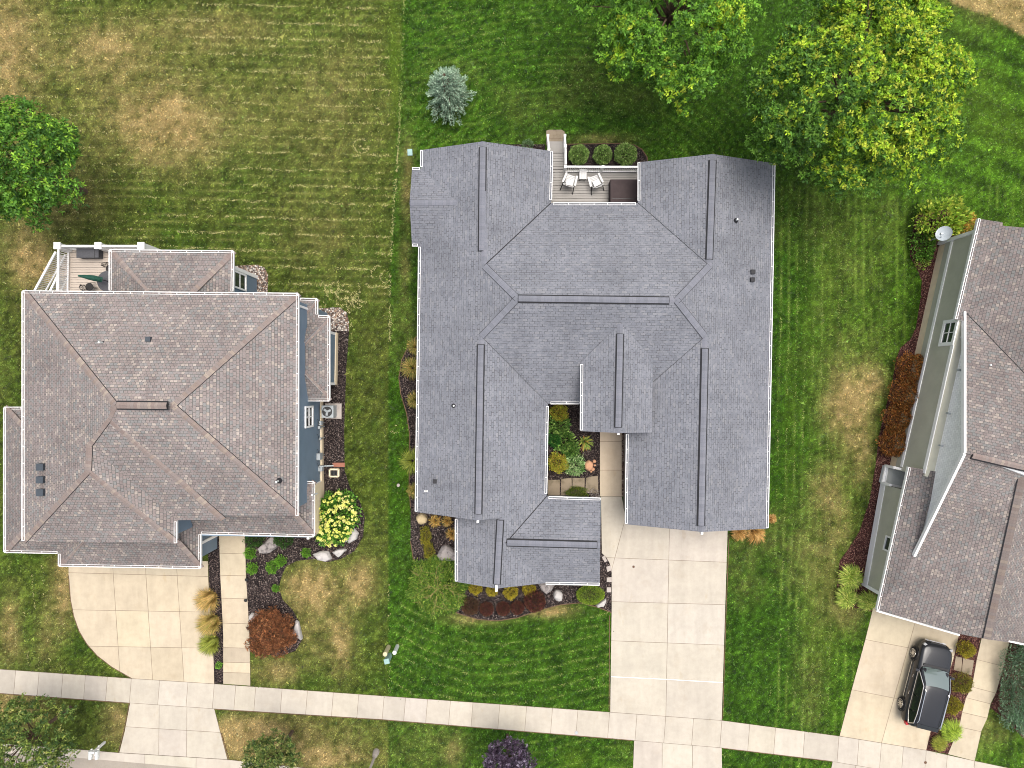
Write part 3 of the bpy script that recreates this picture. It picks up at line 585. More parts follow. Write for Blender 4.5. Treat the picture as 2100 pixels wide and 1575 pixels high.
def pipe(root, sl, px, py, h=.3, top='white'):
    p = R(px, py, sl); mb = MB(); mb.tube([p-Vector((0, 0, .05)), p+Vector((0, 0, .06)), p+Vector((0, 0, .12))], [.16, .10, .07], 10); o = mb.build('plumbing_vent', M['dkpvc'], root, True, True)
    mb = MB(); mb.tube([p+Vector((0, 0, .08)), p+Vector((0, 0, h))], .05, 9); mb.build('pipe_cap', M['pvc_white'], o)
def boxvent(root, sl, px, py, s=.36, mat='greyplast', h=.16):
    p = R(px, py, sl); up3 = Vector((sl.n.x, sl.n.y, sl.p)).normalized(); mb = MB(); rz = math.atan2(sl.d.y, sl.d.x)
    mb.box(p+Vector((0, 0, h*.5)), (s, s, h+.06), rz); mb.build('roof_vent', M[mat], root, True, bevel=.03)

# ---- grey roofed house in the middle
G = thing('house', 'L shaped ranch house with uniform grey shingle roof and courtyard, in the middle', 'house', P(1220, 700))
ze, pp = 3.0, .40
LWl = Slope((860, 505), (852, 1050), ze, pp, (990, 700)); LWr1 = Slope((1133, 310), (1130, 416), ze, pp, (990, 350)); LWr2 = Slope((1124, 828), (1121, 1018), ze, pp, (980, 900))
MN = Slope((1130, 416), (1308, 416), ze, pp, (1220, 600)); MS = Slope((1124, 828), (1285, 830), ze, pp, (1220, 650))
RWl1 = Slope((1308, 333), (1308, 416), ze, pp, (1450, 380)); RWl2 = Slope((1285, 888), (1282, 1075), ze, pp, (1430, 950)); RWr = Slope((1588, 335), (1574, 1083), ze, pp, (1450, 700))
GN = Slope((845, 345), (900, 346), ze, pp, (870, 420)); GS = Slope((845, 505), (900, 505), ze, pp, (870, 420))
F1l = Slope((934, 1063), (934, 1193), ze, pp, (1000, 1130)); F2n = Slope((1121, 1018), (1232, 1021), ze, pp, (1180, 1100)); F2s = Slope((1117, 1196), (1230, 1199), ze, pp, (1180, 1100))
zeE = MS.zray(1192, 745)+.12; El = Slope((1191, 745), (1190, 884), zeE, pp, (1260, 800)); Er = Slope((1339, 730), (1337, 887), zeE, pp, (1260, 800))
v = dict(nl=R(863, 308, LWl), pk=R(990, 290, LWl, LWr1), nr=R(1133, 310, LWr1), dk=R(1130, 416, LWr1, MN), dk2=R(1308, 416, MN, RWl1), h1=R(993, 545, LWl, MN), h2=R(1061, 612, MN, MS), h3=R(987, 690, LWl, LWr2), h4=R(1388, 616, MN, MS),
         h5=R(1455, 545, RWr, MN), h6=R(1446, 690, RWr, RWl2), c1=R(1124, 828, LWr2, MS), c2=R(1286, 830, MS, RWl2), pk2=R(1462, 316, RWr, RWl1), rne=R(1588, 335, RWr), rnw=R(1308, 333, RWl1), rse=R(1574, 1084, RWr), rsw=R(1282, 1075, RWl2), pk3=R(1440, 1091, RWr, RWl2),
         ls=R(852, 1050, LWl), pk4=R(980, 1067, LWl, LWr2), gA=R(938, 415, LWl, GN, GS), gn=R(863, 345, LWl), gs=R(858, 505, LWl), f1t=R(1027, 1062, LWr2), f1b=R(1018, 1207, F1l, LWr2), f2w=R(1037, 1114, LWr2, F2n, F2s), c3=R(1121, 1018, LWr2, F2n), fs=R(1117, 1196, F2s, LWr2),
         f2e=R(1231, 1119, F2n, F2s), f2ne=R(1232, 1021, F2n), f2se=R(1230, 1199, F2s), f1nw=R(934, 1050, F1l), f1sw=R(934, 1193, F1l))
mb = MB()
slab(mb, LWl, [v[k] for k in ('nl', 'gn', 'gA', 'gs', 'ls', 'pk4', 'h3', 'h2', 'h1', 'pk')])
slab(mb, LWr1, [v[k] for k in ('nr', 'dk', 'h1', 'pk')])
slab(mb, MN, [v[k] for k in ('dk', 'dk2', 'h5', 'h4', 'h2', 'h1')])
slab(mb, RWl1, [v[k] for k in ('rnw', 'pk2', 'h5', 'dk2')])
slab(mb, RWr, [v[k] for k in ('rne', 'rse', 'pk3', 'h6', 'h4', 'h5', 'pk2')])
slab(mb, RWl2, [v[k] for k in ('c2', 'rsw', 'pk3', 'h6')])
slab(mb, MS, [v[k] for k in ('c1', 'c2', 'h6', 'h4', 'h2', 'h3')])
slab(mb, LWr2, [v[k] for k in ('c1', 'c3', 'f2w', 'fs', 'f1b', 'f1t', 'pk4', 'h3')])
slab(mb, F1l, [v['f1nw'], v['f1sw'], v['f1b'], v['f1t']])
slab(mb, F2n, [v['c3'], v['f2ne'], v['f2e'], v['f2w']]); slab(mb, F2s, [v['fs'], v['f2se'], v['f2e'], v['f2w']])
gw = R(840, 416, GN, GS); slab(mb, GN, [R(845, 345, GN), v['gn'], v['gA'], gw]); slab(mb, GS, [R(845, 505, GS), v['gs'], v['gA'], gw])
er1 = R(1272, 664, MS); er2 = R(1268, 888, El, Er); er1.z = er2.z; er1 = P(1272, 664, er2.z)
slab(mb, El, [R(1192, 742, El), R(1190, 884, El), er2, er1]); slab(mb, Er, [R(1340, 730, Er), R(1337, 887, Er), er2, er1])
rg = mb.build('roof', [M['roof_grey'], M['edge'], M['soffit']], G, True)
mb = MB()
def cap1(a, b, w_, dr, li, m, par): mb = MB(); cap(mb, a, b, w_, dr, li); mb.build('hip_cap', M[m], par)
for a_, b_ in (('h1', 'h2'), ('h2', 'h3'), ('h4', 'h5'), ('h4', 'h6')): cap1(v[a_], v[b_], .17, .03, .022, 'cap_grey', rg)
cap1(R(842, 416, GN, GS), v['gA'], .15, .05, .015, 'cap_grey', rg); cap1(er1, er2, .15, .06, .014, 'cap_grey', rg)
for a_, b_ in (('pk', 'h1'), ('pk2', 'h5'), ('pk4', 'h3'), ('pk3', 'h6'), ('f1t', 'f1b'), ('f2w', 'f2e'), ('h2', 'h4')): cap1(v[a_], v[b_], .15, .06, .014, 'cap_grey', rg)
for (a_, b_, s1, s2) in (((990, 301), (988, 515), LWl, LWr1), ((986, 706), (981, 1055), LWl, LWr2), ((1462, 328), (1455, 532), RWr, RWl1), ((1446, 714), (1438, 1079), RWr, RWl2), ((1062, 612), (1373, 616), MN, MS), ((1272, 684), (1268, 877), El, Er), ((1026, 1066), (1019, 1199), F1l, LWr2), ((1039, 1113), (1225, 1118), F2n, F2s)):
    A_, B_ = R(*a_, s1, s2), R(*b_, s1, s2); zm = (A_.z+B_.z)/2+.015; ridge_vent(G, P(*a_, zm), P(*b_, zm), pp, M['cap_grey'], rg)
def seam_or_shadow(a, b, off, par, wd_=.035, lift=.012):
    a, b = Vector(a), Vector(b); s_ = (b-a).normalized().cross(Vector((0, 0, 1))).normalized()*off; l = Vector((0, 0, lift)); mb = MB(); mb.bar(a+s_+l, b+s_+l, wd_, .02); mb.build('roof_shadow_line', M['vent_shadow_dark'], par)
for a_, b_, w_ in (('dk', 'h1', .05), ('c3', 'f2w', .045), ('dk2', 'h5', .022), ('h3', 'c1', .015), ('c2', 'h6', .015)): seam_or_shadow(v[a_], v[b_], 0, rg, w_)
for a_, b_, o_ in (('h1', 'h2', .18), ('h4', 'h5', .18), ('h1', 'h2', -.18), ('h4', 'h5', -.18), ('h2', 'h3', .18), ('h2', 'h3', -.18), ('h4', 'h6', .18), ('h4', 'h6', -.18)): seam_or_shadow(v[a_], v[b_], o_, rg, .018, -.02)
mb = MB()
for a_, b_, s in (((863, 309), (863, 343), LWl), ((859, 507), (852, 1048), LWl), ((1133, 311), (1131, 411), LWr1), ((1135, 417), (1303, 417), MN), ((1308, 334), (1308, 412), RWl1), ((1588, 336), (1574, 1082), RWr), ((1129, 828), (1188, 828), MS), ((1124, 833), (1121, 1012), LWr2), ((1284, 890), (1282, 1073), RWl2), ((1191, 747), (1190, 882), El),
                  ((934, 1064), (934, 1191), F1l), ((1125, 1018), (1231, 1021), F2n), ((1119, 1197), (1229, 1199), F2s), ((846, 345), (861, 345), GN), ((846, 505), (857, 505), GS)):
    mb = MB(); gutter(mb, R(*a_, s), R(*b_, s), -s.n); mb.build('gutter', [M['white'], M['gutter_in']], G, True)
for px, py in ((980, 1069), (1018, 1210), (1268, 889), (1439, 1093)):
    z = 4.2; p = P(px, py, z); mb = MB(); mb.box(p+Vector((0, .1, 0)), (.13, .34, .16)); mb.box(p+Vector((0, .05, -.45)), (.10, .12, .9)); mb.build('gable_bracket', M['white'], G, True)
pipe(G, LWl, 931, 832, .22); boxvent(G, LWl, 892, 987, .22, 'dkpvc', .1); pipe(G, RWr, 1509, 452, .3); boxvent(G, RWr, 1543, 558, .24, 'dkpvc', .14); boxvent(G, RWr, 1542, 574, .24, 'dkpvc', .14)
p = R(874, 1008, LWl); mb = MB(); mb.box(p+Vector((0, 0, .03)), (.2, .05, .04)); mb.box(p+Vector((0, .06, .03)), (.2, .03, .04)); mb.box(p+Vector((0, .03, .03)), (.07, .1, .04)); mb.build('roof_clip', M['white'], G, True)
# walls
ev = [XY(*q, ze) for q in ((863, 308), (1133, 310), (1130, 416), (1308, 416), (1308, 333), (1588, 335), (1574, 1083), (1282, 1075), (1285, 830), (1124, 828), (1121, 1018), (1232, 1021), (1230, 1199), (934, 1193), (934, 1060), (852, 1050), (858, 505), (845, 505), (845, 345), (863, 345))]
wl = inset(ev, .38); mb = MB(); mb.prism(wl, -.05, ze-.02)
def gable(mb, a, b, pk, dn, back):       # gable triangle wall, eave corners a,b, peak pk, pulled back by vector
    bk = Vector(back); a, b, pk = a+bk-Vector((0, 0, .2)), b+bk-Vector((0, 0, .2)), pk+bk-Vector((0, 0, .2)); t = bk.normalized()*.1
    mb.face([a, b, pk]); mb.face([a+t, pk+t, b+t])
gable(mb, v['nl'], v['nr'], v['pk'], 0, (0, -.35, 0)); gable(mb, v['rnw'], v['rne'], v['pk2'], 0, (0, -.35, 0)); gable(mb, v['rsw'], v['rse'], v['pk3'], 0, (0, .35, 0)); gable(mb, v['f1sw'], v['fs'], v['f1b'], 0, (0, .35, 0))
gable(mb, v['f2ne'], v['f2se'], v['f2e'], 0, (-.3, 0, 0)); gable(mb, v['ls'], R(1090, 1055, LWr2), v['pk4'], 0, (0, .35, 0)); gable(mb, R(845, 345, GN), R(845, 505, GS), gw, 0, (.3, 0, 0)); gable(mb, R(1190, 884, El), R(1337, 887, Er), er2, 0, (0, .4, 0))
mb.build('wall', M['siding_taupe'], G, True)
mb = MB()
for px in (1213, 1280):
    p = P(px, 872, 0)
    mb = MB(); mb.box((P(px, 878, zeE).x, P(px, 875, zeE).y, (zeE-.3)/2), (.25, .25, zeE-.3)); mb.build('porch_post', M['white'], G, True)
mb = MB(); mb.prism([XY(1290, 1060), XY(1490, 1060), XY(1490, 1058), XY(1290, 1058)], .05, 2.3); mb.build('garage_door', M['white'], G, True)

# ---- brown roofed house on the left
Lh = thing('house', 'two storey house with mottled brown hip roof and blue siding, left of the grey house', 'house', P(350, 850))
z2, p2 = 5.6, .5
W_ = Slope((48, 597), (48, 1108), z2, p2, (200, 850)); N_ = Slope((48, 597), (613, 602), z2, p2, (300, 800)); E_ = Slope((613, 602), (612, 1058), z2, p2, (400, 830)); S1 = Slope((612, 1058), (457, 1057), z2, p2, (400, 900)); S2 = Slope((457, 1066), (363, 1067), z2, p2, (300, 900)); SE = Slope((363, 1067), (363, 1115), z2, p2, (200, 1050)); SL = Slope((363, 1113), (48, 1110), z2, p2, (200, 950))
u = dict(nw=R(48, 597, W_, N_), ne=R(613, 602, N_, E_), se=R(612, 1058, E_, S1), s1=R(457, 1057, S1), s2=R(457, 1066, S2), s3=R(363, 1067, S2, SE), s4=R(363, 1114, SE, SL), sw=R(48, 1109, W_, SL), r1=R(235, 831, W_, N_), r2=R(352, 832, N_, E_, S1), a=R(222, 858, W_, S1), b=R(182, 912, W_, S2), c=R(180, 965, W_, SL, SE))
mb = MB()
slab(mb, W_, [u[k] for k in ('nw', 'sw', 'c', 'b', 'a', 'r1')]); slab(mb, N_, [u[k] for k in ('nw', 'ne', 'r2', 'r1')]); slab(mb, E_, [u[k] for k in ('ne', 'se', 'r2')])
slab(mb, S1, [u[k] for k in ('se', 's1', 'a', 'r1', 'r2')]); slab(mb, S2, [u[k] for k in ('s2', 's3', 'b', 'a')]); slab(mb, SE, [u[k] for k in ('s3', 's4', 'c', 'b')]); slab(mb, SL, [u[k] for k in ('s4', 'sw', 'c')])
MT = [M['roof_brown'], M['soffit'], M['soffit']]
rl = mb.build('roof', MT, Lh, True)
mb = MB()
for a_, b_ in (('nw', 'r1'), ('ne', 'r2'), ('se', 'r2'), ('r1', 'a'), ('a', 's2'), ('a', 'b'), ('b', 'c'), ('c', 'sw'), ('c', 's4')): cap1(u[a_], u[b_], .155, .055, .022, 'cap_brown', rl)
for a_, b_, o_ in (('nw', 'r1', -.165), ('ne', 'r2', -.165), ('se', 'r2', .165), ('a', 's2', -.165), ('c', 's4', -.165), ('c', 'sw', -.165), ('a', 'b', -.165), ('b', 'c', -.165)): seam_or_shadow(u[a_], u[b_], o_, rl, .03, -.055)
ridge_vent(Lh, P(238, 831, u['r1'].z+.02), P(343, 832, u['r1'].z+.02), p2, M['cap_brown'], rl)
mb = MB(); MT2 = [M['roof_brown2'], M['soffit'], M['soffit']]
z1 = 3.0
def lower(mb, planes):
    for s, pts in planes: slab(mb, s, [R(px, py, s) for px, py in pts], .12)
qW = Slope((10, 835), (10, 1132), z1, p2, (60, 1000)); qN = Slope((10, 835), (48, 835), z1, p2, (30, 900)); qS = Slope((10, 1132), (122, 1134), z1, p2, (60, 1050)); qW2 = Slope((122, 1134), (122, 1160), z1, p2, (200, 1150)); qS2 = Slope((122, 1160), (413, 1165), z1, p2, (250, 1100)); qE = Slope((413, 1165), (413, 1093), z1, p2, (350, 1130)); qS3 = Slope((413, 1094), (645, 1100), z1, p2, (500, 1050)); qE2 = Slope((645, 1100), (645, 987), z1, p2, (600, 1040)); qN2 = Slope((645, 987), (622, 987), z1, p2, (630, 1050))
lower(mb, [(qW, [(10, 835), (10, 1132), (80, 1055), (80, 912)]), (qN, [(10, 835), (80, 835), (80, 912)]), (qS, [(10, 1132), (122, 1134), (190, 1058), (80, 1055)]), (qW2, [(122, 1134), (122, 1160), (200, 1075), (190, 1058)]), (qS2, [(122, 1160), (413, 1165), (335, 1080), (200, 1075)]), (qE, [(413, 1165), (413, 1094), (350, 1025), (335, 1040), (335, 1080)]), (qS3, [(413, 1094), (645, 1100), (590, 1038), (355, 1030)]), (qE2, [(645, 1100), (645, 987), (598, 1040), (590, 1045)]), (qN2, [(645, 987), (610, 987), (600, 1038)])])
rl2 = mb.build('lower_roof', MT2, Lh, True); mb = MB()
nS = Slope((226, 513), (480, 515), 4.2, .35, (350, 590)); eS = Slope((480, 515), (479, 600), 4.2, .35, (400, 590)); wS = Slope((226, 513), (226, 600), 4.2, .35, (300, 590))
lower(mb, [(nS, [(226, 513), (480, 515), (375, 618), (318, 618)]), (eS, [(480, 515), (479, 618), (375, 618)]), (wS, [(226, 513), (226, 618), (318, 618)])])
mb.build('sunroom_roof', MT2, Lh, True); mb = MB()
zb = 2.9; bN = Slope((600, 612), (652, 613), zb, p2, (620, 660)); bE = Slope((652, 613), (652, 647), zb, p2, (600, 630)); bN2 = Slope((652, 647), (677, 648), zb, p2, (660, 700)); bE2 = Slope((677, 648), (677, 822), zb, p2, (620, 730)); bS = Slope((677, 822), (622, 822), zb, p2, (650, 750))
lower(mb, [(bN, [(590, 611), (652, 613), (600, 668)]), (bE, [(652, 613), (652, 647), (600, 706), (600, 668)]), (bN2, [(652, 647), (677, 648), (600, 728), (600, 706)]), (bE2, [(677, 648), (677, 822), (600, 742), (600, 728)]), (bS, [(677, 822), (600, 822), (600, 742)])])
mb.build('bay_roof', MT2, Lh, True)
mb = MB()
for a_, b_, s in (((10, 835), (55, 884), qW), ((10, 1132), (80, 1055), qW), ((122, 1160), (190, 1085), qS2), ((413, 1165), (345, 1090), qS2), ((645, 1100), (600, 1050), qS3), ((645, 987), (615, 1020), qE2), ((226, 513), (315, 615), nS), ((480, 515), (378, 615), nS), ((652, 613), (605, 662), bE), ((677, 648), (607, 721), bE2), ((677, 822), (607, 749), bE2)): cap1(R(*a_, s), R(*b_, s), .15, .05, .02, 'cap_brown', rl2)
mb = MB()
for a_, b_, s in (((49, 597), (612, 602), N_), ((613, 603), (612, 1057), E_), ((48, 598), (48, 1108), W_), ((363, 1069), (363, 1113), SE), ((10, 836), (10, 1131), qW), ((11, 835), (46, 835), qN), ((11, 1132), (120, 1134), qS), ((122, 1135), (122, 1159), qW2), ((123, 1160), (412, 1165), qS2), ((413, 1164), (413, 1095), qE), ((414, 1094), (644, 1100), qS3), ((645, 1099), (645, 988), qE2), ((644, 987), (623, 987), qN2),
                  ((227, 513), (479, 515), nS), ((480, 516), (479, 598), eS), ((226, 514), (226, 596), wS), ((617, 612), (651, 613), bN), ((652, 614), (652, 645), bE), ((654, 647), (676, 648), bN2), ((677, 649), (677, 821), bE2), ((676, 822), (622, 822), bS)):
    mb = MB(); gutter(mb, R(*a_, s), R(*b_, s), -s.n, .8); mb.build('gutter', [M['white'], M['gutter_in']], Lh, True)
ev2 = [XY(*q, z2) for q in ((48, 597), (613, 602), (612, 1058), (457, 1057), (363, 1067), (363, 1113), (48, 1110))]; mb = MB(); wm = inset(ev2, -.0); wm = inset(ev2, .0)
xe = XY(661, 800)[0]
wm = [XY(q[0], q[1], z2) for q in ((60, 612), (600, 614), (600, 1046), (450, 1046), (352, 1056), (352, 1100), (60, 1098))]; wm[1] = (xe, wm[1][1]); wm[2] = (xe, wm[2][1])
wm[1] = (xe, wm[1][1]); mb.prism(wm, -.05, z2-.03)
mb.prism([XY(*q, z1) for q in ((24, 848), (380, 848), (400, 1080), (400, 1150), (136, 1146), (136, 1120), (24, 1118))], -.05, z1-.02)
mb.prism([XY(*q) for q in ((300, 960), (663, 985), (664, 1080), (300, 1074))], .5, z1-.02)
mb.prism([XY(*q) for q in ((318, 568), (527, 568), (527, 640), (318, 640))], -.05, 4.1); mb.prism([XY(*q) for q in ((600, 640), (672, 642), (672, 684), (600, 684))], -.05, zb-.05); mb.prism([XY(*q) for q in ((600, 684), (692, 684), (690, 788), (600, 788))], .5, zb-.03)
wa = mb.build('wall', M['siding_blue'], Lh, True)
mb = MB(); mb.prism([XY(*q) for q in ((600, 683), (694, 683), (692, 789), (600, 789))], -.05, .5); mb.prism([XY(*q) for q in ((640, 788), (663, 788), (664, 986), (640, 986))], -.05, .45); mb.prism([XY(*q) for q in ((380, 985), (665, 985), (666, 1083), (380, 1076))], -.05, 1.9); mb.prism([XY(*q) for q in ((130, 1050), (428, 1050), (428, 1118), (130, 1118))], -.05, .25)
mb.build('foundation', M['found'], Lh, True)
mb = MB()
def vbar(mb, px, py, z0, z1_, w_=.2): p = P(px, py); mb.box((p.x, p.y, (z0+z1_)/2), (w_, w_, z1_-z0))
for q in ((526, 569, 0, 4.1), (690, 686, .5, zb-.05, .16), (689, 787, .5, zb-.05, .16), (660, 1082, .1, 2.9, .14), (661, 986, .1, 2.9, .14), (661, 645, 2.8, 5.5, .12), (446, 1096, .0, 2.9, .16)): mb = MB(); vbar(mb, *q); mb.build('corner_board', M['white'], Lh, True)
def window(root, base, dirv, outn, wd, z0, z1_, rows=1, cols=2, name='window', f=.10):
    b = Vector((base[0], base[1], 0)); d = Vector((dirv[0], dirv[1], 0)).normalized(); n = Vector((outn[0], outn[1], 0)).normalized()
    mb = MB()
    for t in (-wd/2, wd/2): mb.bar(b+d*t+n*.03+Vector((0, 0, z0-f/2)), b+d*t+n*.03+Vector((0, 0, z1_+f/2)), f, .08, 0, n)
    for z in (z0, z1_): mb.bar(b-d*(wd/2-f/2)+n*.03+Vector((0, 0, z)), b+d*(wd/2-f/2)+n*.03+Vector((0, 0, z)), .08, f)
    for k in range(1, cols): t = -wd/2+wd*k/cols; mb.bar(b+d*t+n*.025+Vector((0, 0, z0+f/2)), b+d*t+n*.025+Vector((0, 0, z1_-f/2)), .04, .05, 0, n)
    for k in range(1, rows+1):
        z = z0+(z1_-z0)*k/(rows+1); mb.bar(b-d*(wd/2-f/2)+n*.022+Vector((0, 0, z)), b+d*(wd/2-f/2)+n*.022+Vector((0, 0, z)), .05, .05)
    o = mb.build(name, M['white'], root, True)
    mb = MB(); q = [b-d*(wd/2-f/2)+n*.012+Vector((0, 0, z0+f/2)), b+d*(wd/2-f/2)+n*.012+Vector((0, 0, z0+f/2)), b+d*(wd/2-f/2)+n*.012+Vector((0, 0, z1_-f/2)), b-d*(wd/2-f/2)+n*.012+Vector((0, 0, z1_-f/2))]
    mb.face(q); mb.build('pane', M['glass'], o)
window(Lh, XY(661.5, 850), (0, 1), (1, 0), 1.15, 2.2, 3.6); window(Lh, XY(527.5, 590), (0, 1), (1, 0), .9, 1.9, 3.6, 1, 1)
# meters and pipes on the blue wall
for px, py, z, s in ((663, 866, .6, (.16, .25, .4)), (663, 874, .9, (.14, .16, .3)), (663, 897, .7, (.12, .12, .3)), (663, 932, .9, (.22, .4, .55)), (663, 957, .6, (.24, .34, .35))):
    p = P(px, py); mb = MB(); mb.box((p.x+.08, p.y, z+.2), s); mb.tube([(p.x+.08, p.y, 0), (p.x+.08, p.y, z)], .025, 6); mb.build('utility_meter', M['grey_metal'], Lh, True, bevel=.015)
mb = MB()
for y in (870, 900, 930, 958): p = P(664, y); mb = MB(); mb.tube([(p.x+.05, p.y, .1), (p.x+.05, p.y+.1, 1.2), (p.x+.04, p.y+.4, 1.5)], .012, 5); mb.build('cable', M['black'], Lh, True)
for py in (957, 983, 1009): boxvent(Lh, W_, 87, py, .36, 'greyplast', .2)
pipe(Lh, N_, 213, 703, .45); boxvent(Lh, N_, 308, 696, .26, 'greyplast', .22); pipe(Lh, S1, 572, 986, .42)
mb = MB(); mb.tube([R(640, 1015, E_)*1, P(650, 1012, 3.3)], .05, 6); mb.build('downspout', M['white'], Lh, True)

# ---- house on the right
Rh = thing('house', 'sage sided house with brown shingle roof and pale shake gable, beside the black car', 'house', P(2050, 900))
rW = Slope((2005, 448), (1957, 655), 3.75, .5, (2100, 600)); zA = 6.35
apx = P(1980, 930, zA); rdir = (P(2100, 958, zA)-apx).normalized(); far = apx+rdir*9
nlow = P(1980, 640, 3.72); slow = P(1877, 1140, 4.08)
class Pl3:
    def __init__(s, a, b, c):
        s.A = Vector(a); n = (b-a).cross(c-a).normalized(); s.N = n if n.z > 0 else -n; h = Vector((s.N.x, s.N.y)); s.p = h.length/s.N.z; s.n = -h.normalized(); s.d = Vector((s.n.y, -s.n.x))
    def zray(s, px, py):
        d = Vector(((px-1050)/F, (787.5-py)/F, -1)); C = Vector((0, 0, H)); t = (s.A-C).dot(s.N)/d.dot(s.N); return H-t
    def uv(s, p): q = Vector((p[0], p[1]))-s.A.xy; return (q.dot(s.d), q.dot(s.n)*math.sqrt(1+s.p**2))
gN = Pl3(apx, nlow, far); gS = Pl3(apx, slow, far); gW = Slope((1862, 957), (1797, 1250), 3.2, .5, (2000, 1150))
g1, g2 = R(2098, 978, gW), R(2025, 1311, gW); gE = Pl3(g1, g2, g1+Vector((gW.n.x, gW.n.y, -.5)))
mb = MB(); vl = R(2110, 775, rW); vl2 = R(2230, 895, rW)
slab(mb, rW, [R(2005, 448, rW), R(1957, 655, rW), R(1978, 658, rW), nlow, vl, vl2, R(2260, 480, rW), R(2057, 463, rW), R(2056, 456, rW)])
slab(mb, gN, [nlow, apx, far, vl2, vl]); vs = P(2098, 978, (gW.zray(2098, 978)+gS.zray(2098, 978))/2); vs2 = R(2260, 1030, gS)
slab(mb, gS, [apx, slow, vs, vs2, far]); slab(mb, gW, [R(1797, 1250, gW), R(1862, 957, gW), R(1925, 968, gW), slow, vs, g2, R(1967, 1300, gW)])
slab(mb, gE, [vs, g2, R(2100, 1322, gE), R(2250, 1360, gE), R(2250, 1030, gE)])
rr = mb.build('roof', [M['roof_brown2'], M['white'], M['soffit']], Rh, True)
cap1(vs, g2, .2, .06, .03, 'cap_dull', rr); seam_or_shadow(vs, g2, .215, rr, .06, -.04); seam_or_shadow(nlow, vl, 0, rr, .03); ridge_vent(Rh, apx+rdir*.35, apx+rdir*8.5, .4, M['cap_brown'], rr)
mb = MB()
rk = Vector((-.06, 0, -.05))
for a_, b_, w_, h_ in ((nlow+rk, apx+rk, .13, .22), (apx+rk, slow+rk, .13, .22), (P(1797, 1252, 3.12), P(1967, 1302, 3.2), .10, .12), (P(2062, 1313, 4.6), P(2130, 1328, 4.2), .08, .14)): mb = MB(); mb.bar(a_, b_, w_, h_); mb.build('rake_board', M['white'], Rh, True)
mb = MB()
for a_, b_, s in (((2005, 449), (1957, 654), rW), ((1862, 958), (1797, 1249), gW)): mb = MB(); gutter(mb, R(*a_, s), R(*b_, s), -s.n); mb.build('gutter', [M['white'], M['gutter_in']], Rh, True)
bl = lambda y: 1925-.2238*(y-500)
mb = MB(); mb.prism([XY(bl(500), 500), XY(bl(960), 960), XY(2300, 1060), XY(2300, 575)], .7, 3.7); mb.prism([XY(1805, 992), XY(1769, 1197), XY(1950, 1236), XY(2200, 1290), XY(2250, 1050), XY(1866, 1006)], .12, 3.05)
d_ = (P(bl(960), 960)-P(bl(500), 500)).normalized(); nW = Vector((d_.y, -d_.x, 0)); nW = nW if nW.x < 0 else -nW
mb.build('wall', M['siding_sage'], Rh, True)
mb = MB(); mb.prism([XY(bl(505)+1, 505), XY(bl(955)+1, 955), XY(2290, 1055), XY(2290, 580)], -.05, .7); mb.prism([XY(1813, 955), XY(1770, 1196), XY(2200, 1286), XY(2250, 1055)], -.05, .12); mb.build('foundation', M['found'], Rh, True)
mb = MB(); off = -nW*.26; a1, a2, a3 = nlow+off-Vector((0, 0, .16)), apx+off-Vector((0, 0, .2)), slow+off-Vector((0, 0, .16)); b1, b3 = Vector((a1.x, a1.y, 3.2)), Vector((a3.x, a3.y, 3.2))
L_ = (b3-b1).length; uvf = lambda p: ((p-b1).dot((b3-b1).normalized()), p.z); mb.face([b1, b3, a3, a2, a1], 0, [uvf(p) for p in (b1, b3, a3, a2, a1)])
mb.face([p-nW*.2 for p in (a1, a2, a3, b3, b1)]); mb.build('gable_wall', M['shake'], Rh, True)
mb = MB()
def wallpt(y, z, o=.03): p = P(bl(y), y)+nW*o; return Vector((p.x, p.y, z))
mb.bar(wallpt(500, 1.35, .02), wallpt(952, 1.35, .02), .05, .22); mb.build('trim_board', M['white'], Rh, True); mb = MB(); mb.bar(wallpt(714, 3.62, .02), wallpt(955, 3.62, .02), .05, .26); mb.build('trim_board', M['white'], Rh, True); mb = MB(); c0 = wallpt(500, 0, 0); mb.box((c0.x, c0.y, 1.85), (.2, .2, 3.6), math.atan2(d_.y, d_.x)); mb.build('corner_board', M['white'], Rh, True); mb = MB(); c1 = P(1770, 1197); mb.box((c1.x, c1.y, 1.5), (.2, .2, 3.0), math.atan2(d_.y, d_.x)); mb.build('corner_board', M['white'], Rh, True); mb = MB()
q1, q2 = P(1812, 955)+nW*.03, P(1769, 1197)+nW*.03; mb.bar(Vector((q1.x, q1.y, .35)), Vector((q2.x, q2.y, .35)), .05, .5); mb.build('trim_board', M['white'], Rh, True)
p = wallpt(690, 0, 0); window(Rh, (p.x, p.y), d_, nW, 1.35, 2.45, 3.6, 1, 2, f=.2); pg = P(1786, 1100)+nW*.02; window(Rh, (pg.x, pg.y), d_, nW, .8, 1.7, 2.6, 0, 1)
for y, z in ((700, 3.98), (760, 4.3), (840, 4.2), (900, 4.2)):
    p = wallpt(y, z, -.22); mb = MB(); mb.box(p, (.1, .16, .2), math.atan2(d_.y, d_.x)); mb.build('wall_vent', M['grey_metal'], Rh, True)
pipe(Rh, gN, 2022, 749, .42)
# landing by the garage wall
zf = .35; fl = [P(1816, 955, zf), P(1862, 965, zf), P(1853, 1000, zf), P(1808, 990, zf)]; mb = MB(); mb.prism([p[:2] for p in fl], .0, zf)
lo = thing('side_landing', 'small white railed landing set into the sage wall above red mulch', 'landing', (fl[0].x, fl[0].y, 0)); mb.build('floor', M['pvc_white'], lo, True)
for p in (fl[0], fl[1], fl[3]): mb = MB(); mb.box((p.x, p.y, zf+.5), (.14, .14, 1.0)); mb.build('post', M['white'], lo, True)
for a_, b_, z in ((0, 1, .95), (0, 1, .2), (0, 3, .08), (2, 3, .08)): mb = MB(); mb.bar(fl[a_]+Vector((0, 0, z)), fl[b_]+Vector((0, 0, z)), .14, .12); mb.build('rail', M['white'], lo, True)

